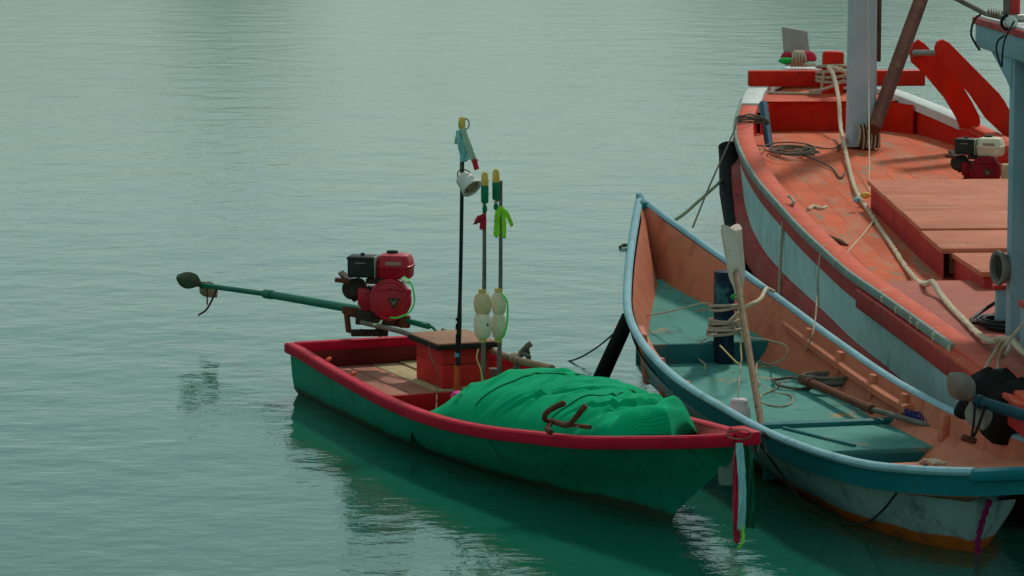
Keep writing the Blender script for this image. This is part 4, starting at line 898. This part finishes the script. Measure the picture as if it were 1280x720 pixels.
# loose things on the deck
rope('rope', [at(974, 372, Y=22.5), at(976, 320, Y=22.55), at(979, 280, Y=22.6), at(983, 261, Y=22.75), at(992, 254, .67), at(990, 248, .69), at(986, 245, .70)], .011, 'rope_pale', label='tan rope hanging over the near red rail down the pale hull band', cat='rope')
rope('line', [at(1023, 385, Y=20.75), at(1023, 340, Y=20.8), at(1027, 312, Y=20.95), at(1034, 307, Y=21.1), at(1046, 309, .50)], .005, 'rope_pale', label='thin line hanging over the red rail further along the hull', cat='line')
rope('rope_end', [at(1010, 262, .545), at(1018, 258, .55), at(1026, 261, .545), at(1033, 259, .545)], .014, 'rope_cream', label='short piece of cream rope lying loose on the red deck', cat='rope')
MB().tube([at(1029, 292, .50), at(1050, 303, .49), at(1060, 307, .48)], [.008, .022, .006], 8).build('wood_scrap', 'wood_brown', label='dark pointed wood scrap lying on the red deck', cat='scrap')
rope('line', [at(1055, 320, .46), at(1068, 305, .48), at(1080, 292, .50), at(1092, 276, .53)], .006, 'rope_cream', label='thin frayed cord leading off the thick rope on the deck', cat='cord')
yb_ = empty('cloth_knot', at(1077, 246, .60), 0, label='yellow and teal rag knotted on the thick cream rope', cat='rag')
lump(at(1082, 244, .615), .030, 1.2, .9, .7, 'lamp_yellow', 'yellow_rag', yb_); lump(at(1071, 250, .61), .024, 1, .9, .8, 'cloth_teal', 'teal_rag', yb_)
# black cable coils
rope('cable_coil', coil(at(1258, 408, .502), .13, 5, .008, .3, 1.6, tail=[at(1215, 404, .50), at(1235, 384, .55), at(1262, 366, Y=18.3), at(1262, 340, Y=18.2), at(1270, 322, Y=18.2), at(1285, 315, Y=18.2)]), .010, 'cable_black', n=3, label='black cable coiled on the red platform at the right edge', cat='cable')
# wheelhouse (front corner is in the picture)
wh = empty('wheelhouse', Rd.w(.2, 12.2, zdk(12)), Rd.a, label='pale blue wheelhouse post and roof corner at the right edge', cat='cabin')
pc = Rd.loc(at(1273, 300, Y=17.9))
def wp(x, q, z): return Vector((x - .2, -(q - 12.2), z - zdk(12)))
for x_, q_ in ((pc.x + .01, pc.y), (.95, pc.y), (pc.x + .01, 13.6), (.95, 13.6)):
    MB().box(wp(x_, q_, 1.21), (.115, .115, 1.50), bev=.008).build('post', 'house_blue', wh)
MB().box(wp(pc.x + .075, pc.y + .0, 1.2), (.02, .07, 1.5), bev=.003).build('post_batten', 'house_dark', wh)
ra = Rd.loc(at(1219, 45, Y=18.7)); zr = ra.z
RX0 = ra.x
MB().box(wp(RX0 + .8, ra.y + 1.6, zr + .005), (1.6, 3.2, .12), bev=.008).build('roof_fascia', 'house_blue', wh)
MB().box(wp(RX0 + .8, ra.y + 1.6, zr + .082), (1.63, 3.23, .036), bev=.006).build('roof_edge', 'red_hull', wh)
MB().box(wp(RX0 + .80, ra.y + 1.6, zr + .105), (1.60, 3.20, .016), bev=.004).build('roof_top', 'white_paint', wh)
MB().prism([wp(RX0 + .05, ra.y + .25, zr - .05), wp(RX0 + .05, pc.y + .02, zr - .05), wp(RX0 + .05, pc.y + .0, zr - .22), wp(RX0 + .05, pc.y - .10, zr - .17)], (.05, 0, 0), .006).build('roof_knee', 'house_blue', wh)
wz = Rd.loc(at(1243, 300, Y=18.3))
MB().box(wp(wz.x + .62, wz.y + .06, .56), (1.24, .05, .27), bev=.006).box(wp(wz.x + .025, 12.8, .56), (.05, 2.0, .27), bev=.006).build('low_wall', 'house_blue', wh)
MB().box(wp(wz.x + .62, wz.y + .06, .705), (1.27, .075, .024), bev=.006).box(wp(wz.x + .025, 12.8, .7055), (.075, 2.02, .024), bev=.006).build('wall_cap', 'red_hull', wh)
MB().box(wp(wz.x + .62, wz.y + .35, .44), (1.15, .03, .24), bev=.005).build('engine_casing', 'red_paint', wh)
# winch drum
dc = at(1246, 335, Y=17.9)
dr = empty('winch_drum', dc, 0, label='dull grey flared winch drum sticking out from the wheelhouse wall', cat='winch')
MB().lathe([(.062, .035), (.068, 0), (.086, -.002), (.090, .012), (.080, .028), (.066, .05), (.062, .12), (.066, .22), (.085, .25), (.085, .27), (.0, .27)], dc, (1, .30, 0), 26).build('drum', 'drum_grey', dr, local=False)
MB().lathe([(.0, .02), (.060, .02), (.062, .036), (.0, .037)], dc, (1, .30, 0), 20).build('drum_core', 'engine_dark', dr, local=False)
MB().tube([dc + Vector((.26, .08, 0)), dc + Vector((.42, .12, 0))], .03, 10).build('winch_axle', 'engine_dark', dr, local=False)
# gear on the roof corner
zt = zr + .12
rg = empty('roof_gear', at(1262, 25, Y=17.9), 0, label='clutter of pipes, clamps and rope lashed on the wheelhouse roof corner', cat='gear')
MB().tube([at(1180, -10, Y=18.3), at(1232, 17, Y=18.2), at(1262, 24, Y=18.0), at(1300, 24, Y=17.9)], .014, 8).build('pipe', 'pipe_grey', rg, local=False)
MB().tube([at(1234 + i * 1.6, 15 + 4 * (-1) ** i + i * .3, Y=18.1) for i in range(14)], .010, 6).build('rope_lashing', 'rope_pale', rg, local=False)
MB().box(at(1259, 5, Y=17.8), (.035, .05, .17), bev=.005).build('bracket', 'pole_grey', rg, local=False)
MB().box(at(1268, 4, Y=17.8), (.05, .06, .16), bev=.006).build('red_block', 'red_hull', rg, local=False)
MB().lathe([(.0, 0), (.028, .0), (.034, .012), (.030, .03), (.0, .034)], at(1263, 28, Y=17.7), (.1, -1, .2), 18).build('white_disc', 'white_paint', rg, local=False)
MB().tube([at(1260 + 8 * math.cos(a), 28 + 9 * math.sin(a), Y=17.68) for a in [R(90 + 18 * i) for i in range(11)]], .008, 7).build('black_hook', 'rubber', rg, local=False)
MB().box(at(1268, 22, Y=17.75), (.12, .03, .03), bev=.006).build('clamp', 'engine_grey', rg, local=False)
rope('wire', [at(1231, 14, Y=18.2), at(1218, 25, Y=18.3), at(1214, 42, Y=18.3), at(1219, 54, Y=18.3), at(1225, 63, Y=18.3)], .006, 'rope_dark', label='dark wire hanging from the left tip of the wheelhouse roof', cat='wire')
rope('wire', [at(1268, 26, Y=17.6), at(1256, 50, Y=17.6), at(1253, 70, Y=17.6), at(1252, 83, Y=17.6), at(1246, 66, Y=17.6), at(1247, 52, Y=17.6), at(1256, 44, Y=17.6)], .005, 'rope_dark', label='dark wire looped over the red edge of the wheelhouse roof', cat='wire')
# ropes at the near rail right
rope('rope', [at(1253, 425, Y=16.5), at(1245, 438, Y=16.6), at(1236, 452, Y=16.5), at(1228, 470, Y=16.3), at(1224, 482, Y=16.2)], .008, 'rope_pale', label='tan rope slanting from the thick rope over the near red rail', cat='rope')
rope('rope', [at(1256, 425, Y=16.5), at(1250, 445, Y=16.6), at(1247, 458, Y=16.5), at(1247, 476, Y=16.3)], .008, 'rope_pale', label='tan rope dropping straight over the near red rail', cat='rope')
rope('rope', [at(1259, 424, Y=16.85), at(1262, 432, Y=16.75), at(1258, 442, Y=16.6), at(1252, 446, Y=16.6), at(1256, 432, Y=16.3), at(1285, 398, Y=16.5)], .009, 'rope_pale', label='knotted rope end where lines meet on the near red rail', cat='rope')

# ================================================================== second longtail shaft at the right edge
s0, s1 = at(1222, 501, Y=15.75), at(1330, 535, Y=15.3)
t2 = empty('longtail_motor', at(1290, 560, Y=15.4), 0, label='dark teal propeller shaft with two dull grey blades at the right edge', cat='boat motor')
MB().tube([s0, s1], [.026, .028], 12).tube([s0, s0.lerp(s1, .06)], .030, 12).build('shaft_tube', 'shaft_teal', t2, local=False)
pr2 = MB().tube([s0, s0 - (s1 - s0).normalized() * .05], [.022, .012], 12).build('propeller', 'rust_steel', t2, local=False)
h2_ = s0 - (s1 - s0).normalized() * .03
blade(at(1186, 468, Y=15.78), h2_, .125, Vector((.25, 1, -.15)), 'blade', 'prop_grey', pr2)
blade(at(1230, 537, Y=15.70), h2_, .120, Vector((.1, 1, .1)), 'blade', 'prop_grey', pr2)
MB().tube(spline([at(1232, 507, Y=15.66), at(1220, 540, Y=15.62), at(1212, 549, Y=15.6)], 5), .007, 7).tube(spline([at(1219, 503, Y=15.66), at(1217, 530, Y=15.62), at(1214, 549, Y=15.6)], 5), .006, 7).build('skeg', 'rubber', t2, local=False)
MB().box(at(1211, 549, Y=15.6), (.07, .03, .03), rot=Matrix.Rotation(R(15), 4, 'Y'), bev=.008).build('skeg_shoe', 'rust_steel', t2, local=False)
bgm = MB()
rows = []
ft = empty('net_bundle', at(1255, 520, Y=15.95), 0, label='black net bundle heaped behind the teal shaft at the right edge', cat='net')
lump(at(1243, 498, Y=16.05), .15, 1.0, .7, .95, 'rubber', 'black_net', ft); lump(at(1268, 515, Y=16.0), .17, 1.0, .7, .9, 'rubber', 'black_net', ft)
lump(at(1212, 512, Y=16.1), .06, 1.2, .7, .8, 'rubber', 'black_net', ft)

# ================================================================== SETTING
# water: one sheet to the horizon with real waves near the camera
def wave(x, y):
    v = .0
    v += .0042 * noise.noise(Vector((x * 1.5 + y * .25, y * 1.8 - x * .1, .3)))
    v += .0020 * noise.noise(Vector((x * 4.0 - y * .5, y * 4.4, 4.1)))
    v += .0018 * noise.noise(Vector((x * 8.5 + y * 1.3, y * 9, 8.7)))
    return v * (.7 + .3 * min(1, max(0, (y - 15.5) / 4)))
rows = []; yv = 8.0; ys = []
while yv < 75: ys.append(yv); yv += .028 * (yv / 12) ** 1.25
for y in ys:
    hw = y * .152 + .25; nx = 300; fade = min(1, (75 - y) / 25)
    rows.append([Vector((-hw + 2 * hw * i / nx, y, wave(-hw + 2 * hw * i / nx, y) * fade)) for i in range(nx + 1)])
mb = MB(); vs = mb.grid(rows)
y1 = ys[-1]; y0 = ys[0]; hw1 = y1 * .152 + .25; hw0 = y0 * .152 + .25
def q4(a, b, c, d): mb.bm.faces.new([mb.bm.verts.new(Vector((*p, 0.0))) for p in (a, b, c, d)])
q4((-hw1, y1), (hw1, y1), (1500, 2500), (-1500, 2500)); q4((-1500, -200), (1500, -200), (hw0, y0), (-hw0, y0))
q4((-1500, -200), (-hw0, y0), (-hw1, y1), (-1500, 2500)); q4((hw0, y0), (1500, -200), (1500, 2500), (hw1, y1))
wm = bpy.data.materials.new('sea_water'); wm.use_nodes = True; nt = wm.node_tree; N = nt.nodes; L = nt.links
b = N['Principled BSDF']; b.inputs['Base Color'].default_value = (.010, .115, .072, 1); b.inputs['Roughness'].default_value = .08; b.inputs['IOR'].default_value = 1.33
tc = N.new('ShaderNodeTexCoord')
sx_ = N.new('ShaderNodeSeparateXYZ'); L.new(tc.outputs['Object'], sx_.inputs[0])
mr_ = N.new('ShaderNodeMapRange'); mr_.inputs['From Min'].default_value = 17; mr_.inputs['From Max'].default_value = 42; mr_.inputs['To Min'].default_value = .05; mr_.inputs['To Max'].default_value = .13
L.new(sx_.outputs[1], mr_.inputs['Value']); L.new(mr_.outputs[0], b.inputs['Roughness'])     # open water is ruffled by the wind, the lee of the boats is calm
def wn(sx, sy, rot, det):
    mp = N.new('ShaderNodeMapping'); mp.inputs['Scale'].default_value = (sx, sy, 1); mp.inputs['Rotation'].default_value = (0, 0, R(rot)); L.new(tc.outputs['Object'], mp.inputs['Vector'])
    t = N.new('ShaderNodeTexNoise'); t.inputs['Scale'].default_value = 1; t.inputs['Detail'].default_value = det; t.inputs['Roughness'].default_value = .55; L.new(mp.outputs[0], t.inputs['Vector']); return t.outputs['Fac']
b1_ = N.new('ShaderNodeBump'); b1_.inputs['Strength'].default_value = .25; b1_.inputs['Distance'].default_value = .012; L.new(wn(10, 12, 8, 3), b1_.inputs['Height'])
b2_ = N.new('ShaderNodeBump'); b2_.inputs['Strength'].default_value = .3; b2_.inputs['Distance'].default_value = .02; L.new(wn(2.2, 2.6, -12, 2), b2_.inputs['Height']); L.new(b1_.outputs[0], b2_.inputs['Normal'])
L.new(b2_.outputs[0], b.inputs['Normal']); M['sea_water'] = wm
WATER = mb.build('water', 'sea_water', loc=(0, 0, 0), ang=180, kind='structure')

# wooded far shore, seen only as its reflection at the top of the picture
fm = mat('shore_green', (.03, .075, .03), .9, .4, .2, wear=((.012, .03, .014, 1), .12, .5, .2), bump=.5, bs=.6)
M['shore_green'] = fm
rows = []
for k in range(9):
    row = []
    for i in range(161):
        x = -260 + 520 * i / 160
        hgt = 6 + 9 * max(0, noise.noise(Vector((x * .018, 3.3, 0))) + .15) + 7 * math.exp(-((x + 23) / 6) ** 2) + 9 * math.exp(-((x - 25) / 11) ** 2) + 2.2 * noise.noise(Vector((x * .12, 0, 5)))
        t = k / 8; y = 250 + 60 * t
        row.append(Vector((x, y + 4 * noise.noise(Vector((x * .1, k, 1))), -.5 + max(hgt, 2) * (math.sin(min(1, t * 1.6) * math.pi / 2)) + (1.2 * noise.noise(Vector((x * .25, k * .9, 9))) if k else 0))))
    rows.append(row)
mb = MB(); mb.grid(rows); mb.build('hills', 'shore_green', loc=(0, 0, 0), ang=180, kind='structure')

# ------------------------------------------------------------------ light
SE, SA = 44.0, 24.0            # sun elevation; azimuth to the right of the view direction
w = bpy.data.worlds.new('World'); sc.world = w; w.use_nodes = True; nt = w.node_tree
sky = nt.nodes.new('ShaderNodeTexSky'); sky.sky_type = 'NISHITA'; sky.sun_disc = False
sky.sun_elevation = R(SE); sky.sun_rotation = R(SA); sky.air_density = 1.0; sky.dust_density = .8; sky.ozone_density = 1.0
bg = nt.nodes['Background']; bg.inputs['Strength'].default_value = .10; 
veil = nt.nodes.new('ShaderNodeMix'); veil.data_type = 'RGBA'; veil.inputs[0].default_value = .62; veil.inputs[7].default_value = (4.0, 5.6, 4.75, 1)   # thin even haze over the blue
nt.links.new(sky.outputs[0], veil.inputs[6]); nt.links.new(veil.outputs[2], bg.inputs['Color'])
sl = bpy.data.lights.new('sun', 'SUN'); sl.energy = 2.1; sl.angle = R(6); sl.color = (1, .93, .82)
so = bpy.data.objects.new('sun', sl); COL.objects.link(so)
d = Vector((math.sin(R(SA)) * math.cos(R(SE)), math.cos(R(SA)) * math.cos(R(SE)), math.sin(R(SE))))
so.rotation_euler = d.to_track_quat('Z', 'Y').to_euler(); so.location = (5, 30, 30)
vs_ = sc.view_settings; vs_.view_transform = 'Standard'; vs_.look = 'None'; vs_.exposure = 0.0; vs_.gamma = 1
